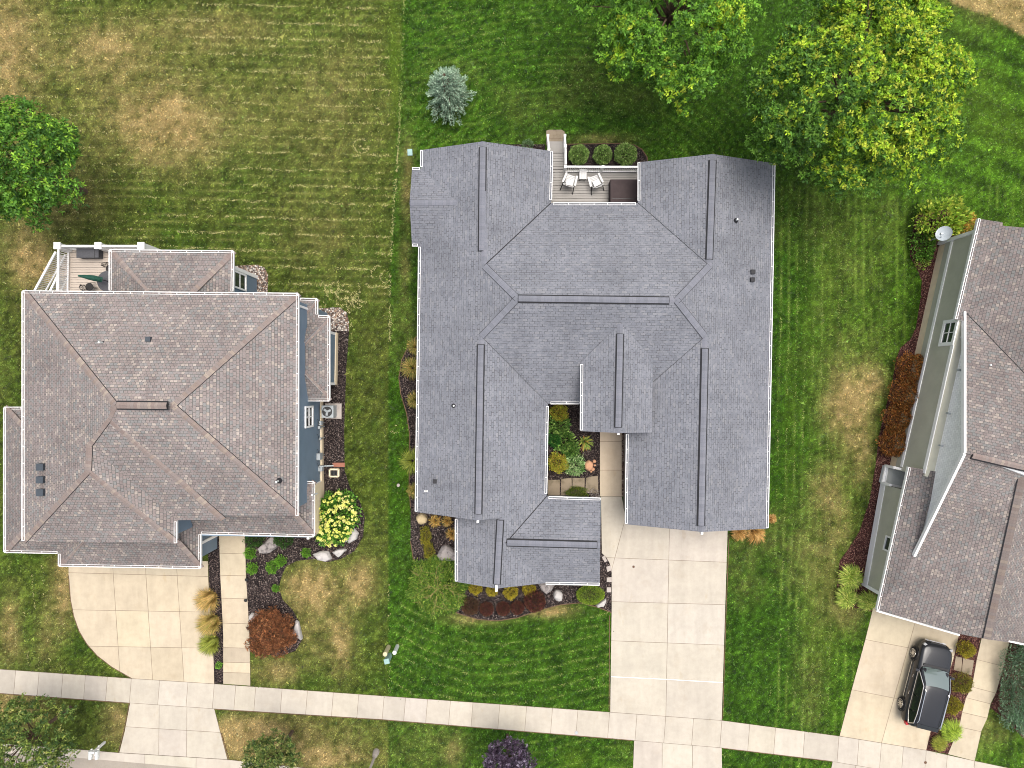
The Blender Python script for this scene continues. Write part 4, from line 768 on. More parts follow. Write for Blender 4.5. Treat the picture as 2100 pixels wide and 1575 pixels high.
# ------------------------------------------------------------------ decks
def boards(mb, x0, x1, y0, y1, z, step=.16, gap=.022, th=.04, m=0):
    y = y0
    while y < y1-.02: mb.box(((x0+x1)/2, min(y+step/2, y1), z-th/2), (x1-x0, min(step, y1-y)-gap, th), 0, m); y += step
zd = .62
A_, B_ = P(1128, 300, zd), P(1312, 424, zd)
dk = thing('deck', 'grey board deck with white railing in the notch of the grey roof', 'deck', P(1220, 390))
mb = MB(); yr = P(1200, 347, zd).y; xl = P(1158, 300, zd).x; boards(mb, A_.x-.05, B_.x+.2, B_.y-.3, yr, zd); boards(mb, A_.x-.05, xl, yr, P(1128, 312, zd).y, zd)
yy = P(1128, 312, zd).y
for i in range(3): z = zd-.17*(i+1)+.02; mb.box(((A_.x-.05+xl)/2, yy+.14+.28*i, z-.03), (xl-A_.x, .27, .05)); 
mb.build('floor', M['deck'], dk, True)
mb = MB(); mb.box(((A_.x+B_.x)/2, (B_.y+yr)/2-.15, zd/2-.06), (B_.x-A_.x, yr-B_.y+.2, zd-.1)); mb.box(((A_.x+xl)/2, (yr+yy)/2, zd/2-.06), (xl-A_.x, yy-yr-.02, zd-.1)); mb.build('skirt', M['deck'], dk, True)
def railing(root, a, b, zf, hh=1.0, posts=True, cap_=True, pw=.1, bal=.11, z_end=None):
    a, b = Vector(a), Vector(b); ze_ = zf if z_end is None else z_end; a.z, b.z = zf, ze_; mb = MB(); up = Vector((0, 0, 1)); L = (b-a).length
    mb.bar(a+up*hh, b+up*hh, .10, .07); mb.bar(a+up*.12, b+up*.12, .055, .06); n = int(L/bal)
    for i in range(1, n): p = a+(b-a)*(i/n); mb.bar(p+up*.14, p+up*(hh-.03), .035, .035)
    o = mb.build('railing', M['white'], root, True)
    for p in ((a, b) if posts is True else [Vector((q.x, q.y, ze_)) for q in posts]): mb = MB(); mb.box(p+up*(hh/2-.1), (pw, pw, hh+.22)); mb.box(p+up*(hh+.03), (pw+.05, pw+.05, .05)); mb.build('post', M['white'], root, True)
ra, rb = P(1157, 351.5, zd+.1), P(1308, 352, zd+.1); rm = (ra+rb)/2; railing(dk, ra, rm, zd, 1.0); railing(dk, rm, rb, zd, 1.0, [rb])
railing(dk, P(1158, 348, zd), P(1157, 312, zd), zd, 1.0, []); railing(dk, P(1157, 311, zd), P(1156, 290, .1), zd, 1.0, True, True, .1, .11, .1); railing(dk, P(1124, 318, zd), P(1122, 290, .1), zd, 1.0, True, True, .1, .11, .1)
# chairs
def make_chair():
    t = thing('patio_chair', 'white slatted patio chair with cushion, left of the small slat table on the grey deck', 'chair', (0, 0, 0), 0, 'white patio chairs on the grey deck')
    mb = MB()
    for i in range(7): y = .30-.085*i; mb.bar((-.27, y, .40-.012*i), (.27, y, .40-.012*i), .07, .025)
    mb.build('seat', M['chairwhite'], t)
    mb = MB()
    for i in range(7):
        an = math.radians(-54+18*i); x0, y0 = .30*math.sin(an), -.18-.16*math.cos(an); x1, y1 = .38*math.sin(an), -.30-.20*math.cos(an)
        mb.bar((x0, y0, .36), (x1, y1, .92-.04*abs(i-3)), .085, .025, 0, (math.sin(an), -math.cos(an), .2))
    mb.build('backrest', M['chairwhite'], t)
    for s in (-1, 1): mb = MB(); mb.bar((s*.33, .36, .58), (s*.38, -.26, .60), .12, .03); mb.build('armrest', M['chairwhite'], t, bevel=.01)
    mb = MB(); mb.box((.02, -.16, .52), (.42, .34, .16), .1); mb.build('cushion', M['cushion'], t, bevel=.06)
    for s in (-1, 1): mb = MB(); mb.bar((s*.32, .33, 0), (s*.32, .33, .57), .045, .045); mb.build('leg', M['black'], t); mb = MB(); mb.bar((s*.40, -.62, 0), (s*.33, -.15, .58), .045, .05); mb.build('leg', M['black'], t)
    return t
ch = make_chair(); ch.location = P(1168.5, 371.5, zd+.3); ch.location.z = zd; ch.rotation_euler = (0, 0, math.radians(-18))
q = P(1220, 373, zd+.3); q.z = zd; dup(ch, q, math.radians(20), 'white slatted patio chair with cushion, between the slat table and the brown cover')
t = thing('side_table', 'small white slatted side table between the two white chairs', 'table', (P(1194, 362, zd).x, P(1194, 362, zd).y, zd)); mb = MB()
for i in range(4): mb.box((-.165+.11*i, 0, .45), (.098, .58, .03))
mb.build('tabletop', M['chairwhite'], t)
for sx in (-1, 1):
    for sy in (-1, 1): mb = MB(); mb.box((sx*.17, sy*.24, .218), (.04, .04, .436)); mb.build('leg', M['black'], t)
p = P(1278, 396, zd+.5); cv = thing('covered_furniture', 'large dark brown fitted cover over patio furniture in the deck corner', 'furniture cover', (p.x, p.y, zd)); mb = MB(); mb.box((.06, 0, .42), (1.75, 1.46, .84)); mb.build('cover', M['cover'], cv, bevel=.13); mb = MB(); mb.box((.06, -.42, .845), (1.6, .02, .02)); mb.tube([(-.83, .5, .86), (-.83, -.7, .5)], .012, 5); mb.build('seam_or_shadow', M['black'], cv)

# left house deck
zl = 1.25; ld = thing('deck', 'tan board deck with tall white post railing behind the brown roofed house', 'deck', P(190, 560))
a0, b0 = P(137, 512, zl), P(300, 625, zl); mb = MB(); boards(mb, a0.x, b0.x, b0.y, a0.y, zl, .15); mb.build('floor', M['deck_tan'], ld, True)
mb = MB(); mb.box(((a0.x+b0.x)/2, (a0.y+b0.y)/2, zl/2-.1), (b0.x-a0.x-.1, a0.y-b0.y-.1, zl-.2)); mb.build('skirt', M['white'], ld, True)
zt = zl+1.0; c0 = P(118, 508, zt); 
for px in (118, 202, 290):
    p = P(px, 504, zt+.1); mb = MB(); mb.box((p.x, p.y, (zt+.1)/2), (.32, .32, zt+.1)); mb.box((p.x, p.y, zt+.13), (.40, .40, .07)); mb.build('post', M['white'], ld, True, bevel=.02)
def rail2(root, a, b, za, zb_, bal=.12):
    a, b = Vector(a), Vector(b); mb = MB(); A0 = Vector((a.x, a.y, za)); B0 = Vector((b.x, b.y, zb_)); up = Vector((0, 0, 1)); mb.bar(A0+up*1.0, B0+up*1.0, .12, .08); mb.bar(A0+up*.12, B0+up*.12, .09, .07); n = int((B0-A0).length/bal)
    for i in range(1, n): p = A0+(B0-A0)*(i/n); mb.bar(p+up*.15, p+up*.97, .045, .045)
    mb.build('railing', M['white'], root, True)
p1, p2, p3 = P(118, 504, zt+.1), P(202, 504, zt+.1), P(290, 504, zt+.1); rail2(ld, p1, p2, zl, zl); rail2(ld, p2, p3, zl, zl); pe = P(118, 625, zt); rail2(ld, p1, pe, zl, zl)
ps = P(66, 606, 1.25); rail2(ld, P(112, 516, zt), ps, zl-.1, .25, .13); ps2 = P(100, 606, 1.2); rail2(ld, P(117, 560, 2.0), ps2, .85, .25, .13)
mb = MB()
for i in range(6): q0 = Vector((p1.x-.1, p1.y-.5-.4*i, 0)); mb.box((q0.x-.35-.12*i, q0.y, (zl-.2*(i+1))/2), (.75+.1*i, .39, max(.1, zl-.2*(i+1))))
mb.build('stair', M['deck_tan'], ld, True)
p = P(180, 519, zl+.5); bn = thing('storage_bench', 'charcoal deck storage box by the white deck railing', 'storage box', (p.x, p.y, zl)); mb = MB(); mb.box((0, 0, .24), (1.25, .5, .48)); mb.build('body', M['cover_grey'], bn, bevel=.02); mb = MB(); mb.box((0, 0, .505), (1.32, .56, .05)); mb.build('lid', M['cover_grey'], bn, bevel=.015); mb = MB(); mb.box((.42, 0, .535), (.02, .56, .012)); mb.build('seam_or_shadow', M['black'], bn)
p = P(221, 577, zl+.7); tb = thing('patio_table', 'round dark metal patio table half under the brown roof edge', 'table', (p.x, p.y, zl)); mb = MB(); mb.tube([(0, 0, .70), (0, 0, .73)], .62, 28); mb.build('tabletop', M['cover_grey'], tb)
for k in range(4): an = k*math.pi/2+.6; mb = MB(); mb.tube([(.25*math.cos(an), .25*math.sin(an), .7), (.42*math.cos(an), .42*math.sin(an), 0)], .02, 6); mb.build('leg', M['iron'], tb)
um = thing('patio_umbrella', 'closed dark green patio umbrella tilted over the metal table', 'umbrella', (p.x, p.y, zl)); mb = MB(); mb.tube([(.03, 0, .0), (.03, 0, 1.5)], .022, 7); mb.build('pole', M['iron'], um)
q_ = [Vector((.03, 0, 1.3)), Vector((-.3, .06, 1.55)), Vector((-.75, .12, 1.8)), Vector((-1.0, .14, 1.9))]; mb = MB(); mb.tube(q_, [.15, .17, .10, .04], 9); o = mb.build('canopy', M['umbrella'], um, smooth=True)
def iron_chair():
    t = thing('iron_chair', 'black scrollwork iron chair above the table, cut by the sunroom roof edge', 'chair', (0, 0, 0), 0, 'black iron chairs on the tan deck'); mb = MB()
    for i in range(9): an = -1.3+2.6*i/8; mb.tube([(.22*math.sin(an), -.18, .45), (.24*math.sin(an), -.22-.05*math.cos(an), .45+.48*math.cos(an*.5))], .012, 5)
    mb.tube([(.25*math.sin(x), -.24-.05*math.cos(x), .46+.5*max(.0, math.cos(x))) for x in np.linspace(-1.57, 1.57, 12)], .018, 6); 
    for s in (-.1, .1): mb.tube([(s+.08*math.cos(x), -.25, .72+.1*math.sin(x)) for x in np.linspace(0, 6.2, 12)], .011, 5)
    mb.build('backrest', M['iron'], t); mb = MB(); mb.tube([(0, 0, .43), (0, 0, .45)], .24, 16); mb.build('seat', M['iron'], t)
    for sx in (-1, 1):
        for sy in (-1, 1): mb = MB(); mb.tube([(.17*sx, .17*sy, .44), (.21*sx, .23*sy, 0)], .014, 5); mb.build('leg', M['iron'], t)
    return t
ic = iron_chair(); q = P(224, 551, zl+.5); ic.location = (q.x, q.y, zl); ic.rotation_euler = (0, 0, math.radians(200)); q = P(182, 588, zl+.5); dup(ic, (q.x, q.y, zl), math.radians(-60), 'black scrollwork iron chair below the green umbrella')

# ------------------------------------------------------------------ plants
FOL = 1.75
def palette(cols, n, jit=.2, wts=None):
    c = np.array([D(*k) for k in cols])*FOL; i = RNG.choice(len(c), n, p=wts); return np.clip(c[i]*np.exp(RNG.normal(0, jit, n))[:, None], 0, 1)
def stemmesh(r, h, root, n=6, mat='bark', spread=.7):
    mb = MB()
    for k in range(n): an = 6.28*k/n+.3; mb.tube([(0, 0, -.02), (.3*r*math.cos(an), .3*r*math.sin(an), h*.35), (spread*r*math.cos(an), spread*r*math.sin(an), h*.65)], [.03*h+.01, .02*h, .008], 5)
    mb.build('stem', M[mat], root)
def shrub(name, label, cat, px, py, r, h, n, L, cols, group=None, wd=.5, mat='leaf', lump=.18, up=.6, sq=(1, 1), rz=0, inner=.55, jit=.22, zp=None):
    z_ = h*.55 if zp is None else zp; p = P(px, py, z_); t = thing(name, label, cat, (p.x, p.y, .02), rz, group)
    d = unit(RNG.normal(size=(n, 3))); d[:, 2] = np.where(d[:, 2] < -.25, -d[:, 2], d[:, 2])
    lob = 1+lump*(np.sin(d[:, 0]*5+px)*np.sin(d[:, 1]*5+py)+.6*np.sin(d[:, 2]*7+d[:, 0]*6+px))
    rad = (inner+(1-inner)*RNG.uniform(0, 1, n)**.6)*lob
    C = d*rad[:, None]*np.array([r*sq[0], r*sq[1], h*.55])+np.array([0, 0, h*.45]); C[:, 2] = np.maximum(C[:, 2], .01)
    Dr = unit(d*.8+np.array([0, 0, up])+RNG.normal(0, .55, (n, 3)))
    V, Fc, c = leafcloud(C, Dr, L*RNG.uniform(.7, 1.3, n), L*wd*RNG.uniform(.7, 1.3, n), palette(cols, n, jit))
    np_mesh('foliage', V, Fc, c, M[mat], t); stemmesh(r, h, t); return t
def clump(name, label, cat, px, py, r, h, n, cols, group=None, wd=.018, lean=(0, 0), droop=.6, z=.02, jit=.25, r0=.25):
    p = P(px, py, .1); t = thing(name, label, cat, (p.x, p.y, z), 0, group)
    an = RNG.uniform(0, 6.283, n); sp = RNG.uniform(.15, 1, n)**.7; b = np.stack([np.cos(an)*r*r0*sp, np.sin(an)*r*r0*sp, np.zeros(n)], 1); o = np.stack([np.cos(an), np.sin(an), np.zeros(n)], 1)
    ll = RNG.uniform(.7, 1.1, n)[:, None]; le = np.array([lean[0], lean[1], 0])*r
    p1 = b+o*(r*.45*sp[:, None])*ll+np.array([0, 0, 1])*(h*(1-.25*sp[:, None]))*ll+le*.4; p2 = b+o*(r*(1-r0)*sp[:, None]*ll)+np.array([0, 0, 1])*(h*(1-droop*sp[:, None]))*ll+le
    sv = np.stack([-np.sin(an), np.cos(an), np.zeros(n)], 1)*wd; V = np.stack([b-sv, b+sv, p1+sv*.8, p1-sv*.8, p2+sv*.15, p2-sv*.15], 1).reshape(-1, 3)
    i = np.arange(n)*6; Fc = np.concatenate([np.stack([i, i+1, i+2, i+3], 1), np.stack([i+3, i+2, i+4, i+5], 1)]); c = np.repeat(palette(cols, n, jit), 6, 0)
    np_mesh('blades', V, Fc, c, M['blade'], t); return t
def tree(name, label, cat, px, py, zc, Rx, Hc, boughs, clus, per, L, colf, trunk=.2, rb=.24, sq=(1, 1), group=None, wd=.45, low=.25, clip=None):
    p = P(px, py, zc); t = thing(name, label, cat, (p.x, p.y, 0), 0, group)
    d = unit(RNG.normal(size=(boughs, 3))); d[:, 2] = np.where(d[:, 2] < -low, -d[:, 2], d[:, 2])
    k_ = np.arange(boughs)+.5; zz = 1-(1+low)*k_/boughs; th = k_*2.39996+px; d = unit(np.stack([np.sqrt(np.maximum(0, 1-zz*zz))*np.cos(th), np.sqrt(np.maximum(0, 1-zz*zz))*np.sin(th), zz], 1)+RNG.normal(0, .10, (boughs, 3)))
    lob = 1+.07*np.sin(np.arctan2(d[:, 1], d[:, 0])*3+px)+.06*np.sin(np.arctan2(d[:, 1], d[:, 0])*7+py)
    rr_ = (.45+.47*RNG.uniform(0, 1, boughs)**.40)*lob; ext = np.array([Rx*sq[0], Rx*sq[1], Hc/2]); Bc = d*rr_[:, None]*ext+np.array([0, 0, zc])
    ci = np.repeat(np.arange(boughs), clus); n = len(ci); rd = unit(RNG.normal(size=(n, 3))); rd[:, 2] = np.abs(rd[:, 2])*.9-.15
    size = (rb*Rx*RNG.uniform(.65, 1.25, boughs))[ci]; Cc = Bc[ci]+rd*(size*RNG.uniform(.25, 1, n)**.5)[:, None]*np.array([1, 1, .75])
    od = unit((Cc-np.array([0, 0, zc]))/ext*.8+np.array([0, 0, .8])+RNG.normal(0, .3, (n, 3))); cc = colf(Cc, ci)
    li = np.repeat(np.arange(n), per); m = len(li); sp = unit(np.cross(od[li], RNG.normal(size=(m, 3)))); Dr = unit(sp+od[li]*RNG.uniform(.0, .7, m)[:, None])
    C = Cc[li]+RNG.normal(0, L*.22, (m, 3)); col = np.clip(cc[li]*np.exp(RNG.normal(0, .16, m))[:, None], 0, 1)
    V, Fc, c = leafcloud(C, Dr, L*RNG.uniform(.7, 1.25, m), L*wd*RNG.uniform(.7, 1.2, m), col); np_mesh('crown', V, Fc, c, M['leaf'], t)
    mb = MB(); zb_ = zc-Hc*.32; mb.tube([(0, 0, -.1), (0, 0, zb_*.5), (.05, .03, zb_), (0, .1, zc), (.1, 0, zc+Hc*.25)], [trunk*1.25, trunk, trunk*.8, trunk*.5, trunk*.15], 10)
    for k in range(0, boughs, max(1, boughs//26)):
        q = Bc[k]; s_ = Vector((0, .03, zb_+(zc-zb_)*random.uniform(0, .8))); e_ = Vector(q); mid = s_.lerp(e_, .55)+Vector((0, 0, .12*Rx)); mb.tube([s_, mid, e_], [trunk*.4, trunk*.22, trunk*.06], 6)
    mb.build('trunk', M['bark'], t, smooth=True); return t
def mixcol(base, alt, prob):
    def f(C, ci):
        n = len(C); c = palette(base, n, .18); pr = prob(C); k = RNG.uniform(0, 1, n) < pr; c[k] = palette(alt, k.sum(), .18); return c
    return f
nzp = lambda C, s, sd_: fbm(C[:, 0]/s+40, C[:, 1]/s+40, sd_, 3)
GB = [(68, 102, 38), (84, 122, 42), (58, 90, 38), (98, 132, 50)]; YL = [(150, 172, 48), (138, 166, 46), (164, 176, 56), (124, 156, 44), (134, 166, 44), (158, 166, 60)]
tree('maple_tree', 'large maple with many yellow green shoots, right of the grey house roof', 'tree', 1757, 190, 7.2, 5.45, 7.5, 190, 44, 11, .158, mixcol(GB, YL, lambda C: np.clip((nzp(C, 1.1, 4)-.5)*1.0+.36+C[:, 0]*.06+C[:, 1]*.03+(C[:, 2]-8)*.08, .03, .8)), *[.26, .15], wd=.52, group='trees behind the houses')
tree('maple_tree', 'green maple with a few yellow patches, cut by the top edge above the deck', 'tree', 1382, 18, 7.0, 4.9, 7.0, 150, 44, 11, .155, mixcol([(80, 120, 40), (96, 138, 44), (66, 100, 40), (110, 148, 50)], YL, lambda C: np.clip((nzp(C, 1.5, 14)-.5)*2.4+.1, .02, .6)), *[.22, .155], wd=.52, group='trees behind the houses')
tree('maple_tree', 'dense dark green tree on the dry lawn at the left edge', 'tree', 52, 338, 5.2, 3.1, 5.2, 70, 40, 9, .19, mixcol([(62, 98, 36), (80, 120, 42), (54, 86, 36), (92, 132, 46)], [(122, 156, 50), (108, 142, 46)], lambda C: np.full(len(C), .16)), .16, .25, group='trees behind the houses')
tree('street_tree', 'small leafy street tree at the bottom left corner beside the mailboxes', 'tree', 50, 1520, 4.0, 2.7, 4.2, 60, 34, 9, .15, mixcol([(70, 92, 42), (88, 108, 50), (58, 80, 40), (104, 118, 58)], [(140, 140, 80), (120, 132, 60)], lambda C: np.full(len(C), .15)), .11, .24, group='trees along the street')
tree('street_tree', 'small round street tree beside the curb, right of the left driveway', 'tree', 560, 1562, 3.4, 1.65, 3.0, 40, 34, 9, .13, mixcol([(66, 86, 40), (84, 102, 48), (54, 74, 36), (100, 112, 56)], [(128, 130, 76)], lambda C: np.full(len(C), .15)), .09, .26, group='trees along the street')
tree('purple_tree', 'dark purple leaved street tree at the bottom edge left of the middle driveway', 'tree', 1040, 1566, 3.2, 1.45, 2.8, 44, 34, 9, .13, mixcol([(58, 46, 60), (74, 60, 76), (46, 38, 50), (98, 86, 104)], [(140, 130, 146)], lambda C: np.full(len(C), .07)), .08, .26)
# blue spruce
def spruce():
    p = P(918, 187, 1.3); t = thing('blue_spruce', 'young blue spruce standing on the green lawn behind the grey house', 'tree', (p.x, p.y, 0)); hh, R0 = 3.6, 1.42; Cs, Ds, Ls = [], [], []; mb = MB(); mb.tube([(0, 0, -.1), (0, 0, hh*.5), (.02, 0, hh)], [.09, .06, .01], 8)
    for ti in range(15):
        z = .25+(hh-.35)*ti/14; rad = R0*(1-(ti/14.6))**.8+.06; nb = 11 if ti < 10 else 6
        for k in range(nb):
            an = 6.283*(k+random.uniform(-.3, .3))/nb+ti*2.4; ln = rad*random.uniform(.78, 1.12)*(1.18 if abs(math.sin(an)) > .7 else 1); o = np.array([math.cos(an), math.sin(an), .16]); sdv = np.array([-math.sin(an), math.cos(an), 0]); b0_ = np.array([0, 0, z]); mb.tube([tuple(b0_), tuple(b0_+o*ln*.95)], [.02, .006], 4)
            m = int(30+70*ln)
            for _ in range(m):
                s_ = random.uniform(.2, 1)**.7; sg = random.choice((-1, 1)); q = b0_+o*ln*s_+sdv*sg*random.uniform(0, .26*(1.1-s_)*ln)+np.array([0, 0, random.uniform(-.04, .05)]); Cs.append(q); Ds.append(o*.8+sdv*sg*random.uniform(.1, .9)+np.array([0, 0, random.uniform(-.1, .6)])); Ls.append(random.uniform(.08, .17))
    C, Dr, L = np.array(Cs), unit(np.array(Ds)), np.array(Ls); V, Fc, c = leafcloud(C, Dr, L, L*.30, palette([(124, 148, 124), (146, 168, 146), (106, 130, 108), (162, 180, 158), (92, 116, 96)], len(C), .16)); np_mesh('crown', V, Fc, c, M['needle'], t); mb.build('trunk', M['bark'], t)
spruce()
# spreading shrub with bare pale branches
def weeping():
    p = P(897, 1206, .8); t = thing('spreading_shrub', 'wide spreading shrub with bare pale branches at the corner of the front bed', 'shrub', (p.x, p.y, .02)); mb = MB(); Rr = 1.85; tips = []
    for k in range(15):
        an = 6.283*k/15+random.uniform(-.2, .2)+.2; ln = Rr*random.uniform(.75, 1.02); pts = [(0, 0, .1)]; q = Vector((0, 0, 1.15)); pts.append(tuple(q*.85))
        for s_ in (.3, .55, .8, 1): pts.append((math.cos(an+.5*math.sin(s_*5+k*2.3))*ln*s_, math.sin(an+.5*math.sin(s_*5+k*2.3))*ln*s_*.98, 1.12*(1-.42*s_*s_)+.10*math.sin(k*1.7)+random.uniform(-.05, .08)))
        if k % 2 == 0 or True: mb.tube(pts, [.026, .020, .014, .010, .007, .004], 5)
        for j in range(5):
            i = random.randint(2, 4); b = Vector(pts[i]); e_ = b+Vector((math.cos(an+random.uniform(-1, 1)), math.sin(an+random.uniform(-1, 1)), random.uniform(-.2, .1)))*random.uniform(.3, .6); mb.tube([b, b.lerp(e_, .5)+Vector((0, 0, .06)), e_], [.010, .007, .004], 4)
    n = 17000; d = unit(RNG.normal(size=(n, 3))); d[:, 2] = np.abs(d[:, 2]); an = np.arctan2(d[:, 1], d[:, 0]); rad = (.62+.4*RNG.uniform(0, 1, n))*(1+.08*np.sin(an*6)+.06*np.sin(an*11+1)); C = d*rad[:, None]*np.array([Rr, Rr*.98, 1.22]); C[:, 2] *= .95
    Dr = unit(d*np.array([1, 1, .2])+RNG.normal(0, .45, (n, 3))+np.array([0, 0, -.05])); V, Fc, c = leafcloud(C, Dr, RNG.uniform(.10, .22, n), RNG.uniform(.03, .055, n), palette([(84, 114, 38), (106, 134, 48), (66, 96, 34), (128, 146, 60), (74, 108, 38)], n, .25)); np_mesh('foliage', V, Fc, c, M['leaf'], t); mb.build('branch', M['twig'], t)
weeping()
# clipped boxwoods
BX = [(100, 128, 62), (124, 152, 78), (82, 108, 52), (156, 174, 108)]
bx = shrub('boxwood', 'clipped round boxwood ball, leftmost of the three beside the deck', 'shrub', 1187, 317, .58, 1.0, 3000, .105, BX, 'clipped boxwood balls behind the deck', .55, lump=.035, inner=.82, jit=.42)
q = P(1236, 317, .55); dup(bx, (q.x, q.y, .02), 1.1, 'clipped round boxwood ball, middle of the three beside the deck', .95); q = P(1283, 317, .55); dup(bx, (q.x, q.y, .02), 2.3, 'clipped round boxwood ball, largest and rightmost of the three beside the deck', 1.1)
shrub('low_shrub', 'small grey green plant peeking out behind the grey gable end', 'shrub', 1082, 298, .35, .4, 700, .07, [(110, 134, 96), (88, 112, 76)])
# courtyard
SPI = [(150, 160, 52), (168, 170, 60), (126, 142, 48), (180, 164, 70), (172, 138, 66)]
HOS = [(72, 108, 44), (98, 132, 58), (56, 90, 38), (128, 152, 80)]
shrub('spirea_bush', 'yellow green bush in the upper left corner of the courtyard', 'shrub', 1146, 846, .55, .7, 2200, .10, SPI, 'golden bushes in the courtyard', .4); shrub('spirea_bush', 'round lime bush by the stepping stones of the courtyard', 'shrub', 1144, 949, .60, .75, 2600, .09, SPI, 'golden bushes in the courtyard', .4)
for lb, px, py, r in (('broad leaved hosta just below the golden corner bush', 1148, 872, .62), ('broad leaved hosta in the middle of the courtyard wall row', 1156, 905, .72), ('small hosta at the inner edge above the striped leaf hosta', 1172, 921, .42)):
    shrub('hosta', lb, 'plant', px, py, r, .5, int(620*r/.6), .20, HOS, 'hostas in the courtyard', .5, up=.2, jit=.28)
shrub('variegated_hosta', 'pale striped narrow leaf plant beside the orange boulder', 'plant', 1179, 953, .58, .5, 900, .20, [(110, 146, 84), (150, 176, 120), (82, 118, 62), (182, 198, 150)], None, .25, up=.2); shrub('dark_shrub', 'dark glossy green shrub against the courtyard gutter', 'shrub', 1136, 902, .38, .7, 700, .12, [(48, 96, 40), (62, 116, 48), (40, 80, 34)])
clump('daylily', 'spiky daylily with arching leaves and orange withered side', 'plant', 1199, 906, .62, .45, 130, [(118, 140, 60), (140, 156, 72), (96, 120, 50), (160, 120, 60)], None, .022, (.1, -.15)); shrub('low_shrub', 'dark green mounded shrub on the courtyard flagstones', 'shrub', 1184, 1010, .58, .5, 2000, .08, [(74, 98, 34), (96, 116, 44), (58, 80, 30), (124, 128, 52)], None, .45, sq=(1.15, .65))
shrub('flowering_groundcover', 'small grey white flowering plant beside the courtyard walk', 'plant', 1219, 1012, .3, .25, 500, .05, [(150, 140, 136), (182, 176, 172), (104, 96, 88)], None, .6)
def rockpoly(name, label, pts, h, mat, group=None, seed=0, top=.8):
    q = [XY(*p, h*.4) for p in pts]; cx = sum(a for a, b in q)/len(q); cy = sum(b for a, b in q)/len(q); bm = bmesh.new(); rnd = random.Random(seed+len(pts)); vs = []
    for f, z in ((1.0, -.05), (1.03, h*.35), (.95, h*.75), (top*.85, h)):
        for a, b in q: vs.append(bm.verts.new(((a-cx)*f*rnd.uniform(.95, 1.05), (b-cy)*f*rnd.uniform(.95, 1.05), z+rnd.uniform(-.1, .1)*h*(z > 0))))
    vs.append(bm.verts.new((0, 0, h*1.03))); r = bmesh.ops.convex_hull(bm, input=bm.verts); bmesh.ops.delete(bm, geom=[g for g in r['geom_interior'] if isinstance(g, bmesh.types.BMVert)], context='VERTS')
    bmesh.ops.subdivide_edges(bm, edges=bm.edges, cuts=2, use_grid_fill=True)
    for vv in bm.verts: vv.co += mnoise.noise_vector(vv.co*4+Vector((seed, 0, 0)))*.035
    me = bpy.data.meshes.new(name); bm.to_mesh(me); bm.free(); o = link(name, me, M[mat]); o.location = (cx, cy, .02); me.polygons.foreach_set('use_smooth', [True]*len(me.polygons))
    md = o.modifiers.new('e', 'EDGE_SPLIT'); md.split_angle = math.radians(38); return tag(o, label, 'rock', group)
def ell(cx, cy, rx, ry, n=11, rot=0): return [(cx+rx*math.cos(a)*math.cos(rot)-ry*math.sin(a)*math.sin(rot), cy+rx*math.cos(a)*math.sin(rot)+ry*math.sin(a)*math.cos(rot)) for a in [6.283*k/n for k in range(n)]]
rockpoly('boulder', 'orange sandstone boulder in the courtyard, larger than the chips beside it', [(1199, 950), (1207, 943), (1216, 949), (1215, 960), (1209, 967), (1200, 962)], .35, 'rock_orange', None, 3)
for i, (x, y, r, lb) in enumerate(((1219, 946, 4.2, 'small orange stone at the top right of the sandstone boulder'), (1220, 954, 3, 'small orange stone right of the sandstone boulder'), (1216, 962, 4, 'small orange stone at the lower right of the sandstone boulder'), (1212, 967, 2.4, 'tiny orange stone below the sandstone boulder'))): rockpoly('stone', lb, ell(x, y, r, r*.85, 7), .12, 'rock_orange', 'small stones by the sandstone boulder', 10+i)
for i, (pl, lb) in enumerate((([(1124, 984), (1148, 984), (1148, 1015), (1124, 1015)], 'square flagstone at the left end of the courtyard path'), ([(1151, 982), (1172, 980), (1173, 1015), (1150, 1015)], 'flagstone second from the left in the courtyard path'), ([(1174, 980), (1199, 980), (1198, 1015), (1174, 1015)], 'flagstone under the mounded shrub in the courtyard path'), ([(1202, 980), (1212, 977), (1226, 976), (1227, 1012), (1200, 1010)], 'flagstone next to the concrete entry walk'))):
    mb = MB(); mb.prism([XY(*q) for q in pl], .0, .06, 0); tag(mb.build('flagstone', M['flag'], bevel=.015), lb, 'flagstone', 'courtyard flagstones')
# front bed
RED = [(92, 50, 44), (112, 64, 56), (74, 42, 40), (88, 72, 46), (64, 38, 38)]
bb = shrub('barberry', 'dark red barberry half hidden right of the spreading shrub', 'shrub', 965, 1243, .55, .6, 2400, .07, [(84, 56, 44), (100, 66, 52), (70, 50, 40), (78, 74, 46)], 'barberries along the front bed', .5, lump=.08)
b2 = shrub('barberry', 'dark red barberry ball, left one of the three small ones in front', 'shrub', 998, 1249, .42, .60, 2600, .065, RED, 'barberries along the front bed', .5, lump=.05, inner=.7)
for px, py, lb, s_ in ((1032, 1248, 'dark red barberry ball, middle one of the three small ones in front', 1.0), (1061, 1246, 'dark red barberry ball, right one of the three small ones in front', .98)): q = P(px, py, .3); dup(b2, (q.x, q.y, .02), px, lb, s_)
q = P(1097, 1233, .45); dup(b2, (q.x, q.y, .02), 2.0, 'largest dark red barberry of the front bed, beside the white stones', 1.5)
YS = [(172, 156, 44), (154, 142, 46), (184, 168, 56), (132, 126, 46)]
for px, py, r, lb in ((975, 1206, .40, 'golden yellow shrub nearest the spreading shrub under the eave'), (1009, 1211, .34, 'small golden yellow shrub left of the white gable bracket'), (1048, 1214, .46, 'largest golden yellow shrub right of the white gable bracket'), (1085, 1207, .42, 'golden yellow shrub next to the white boulder')): shrub('golden_shrub', lb, 'shrub', px, py, r, .5, int(3000*r), .075, YS, 'golden shrubs under the front eave', .5, jit=.18)
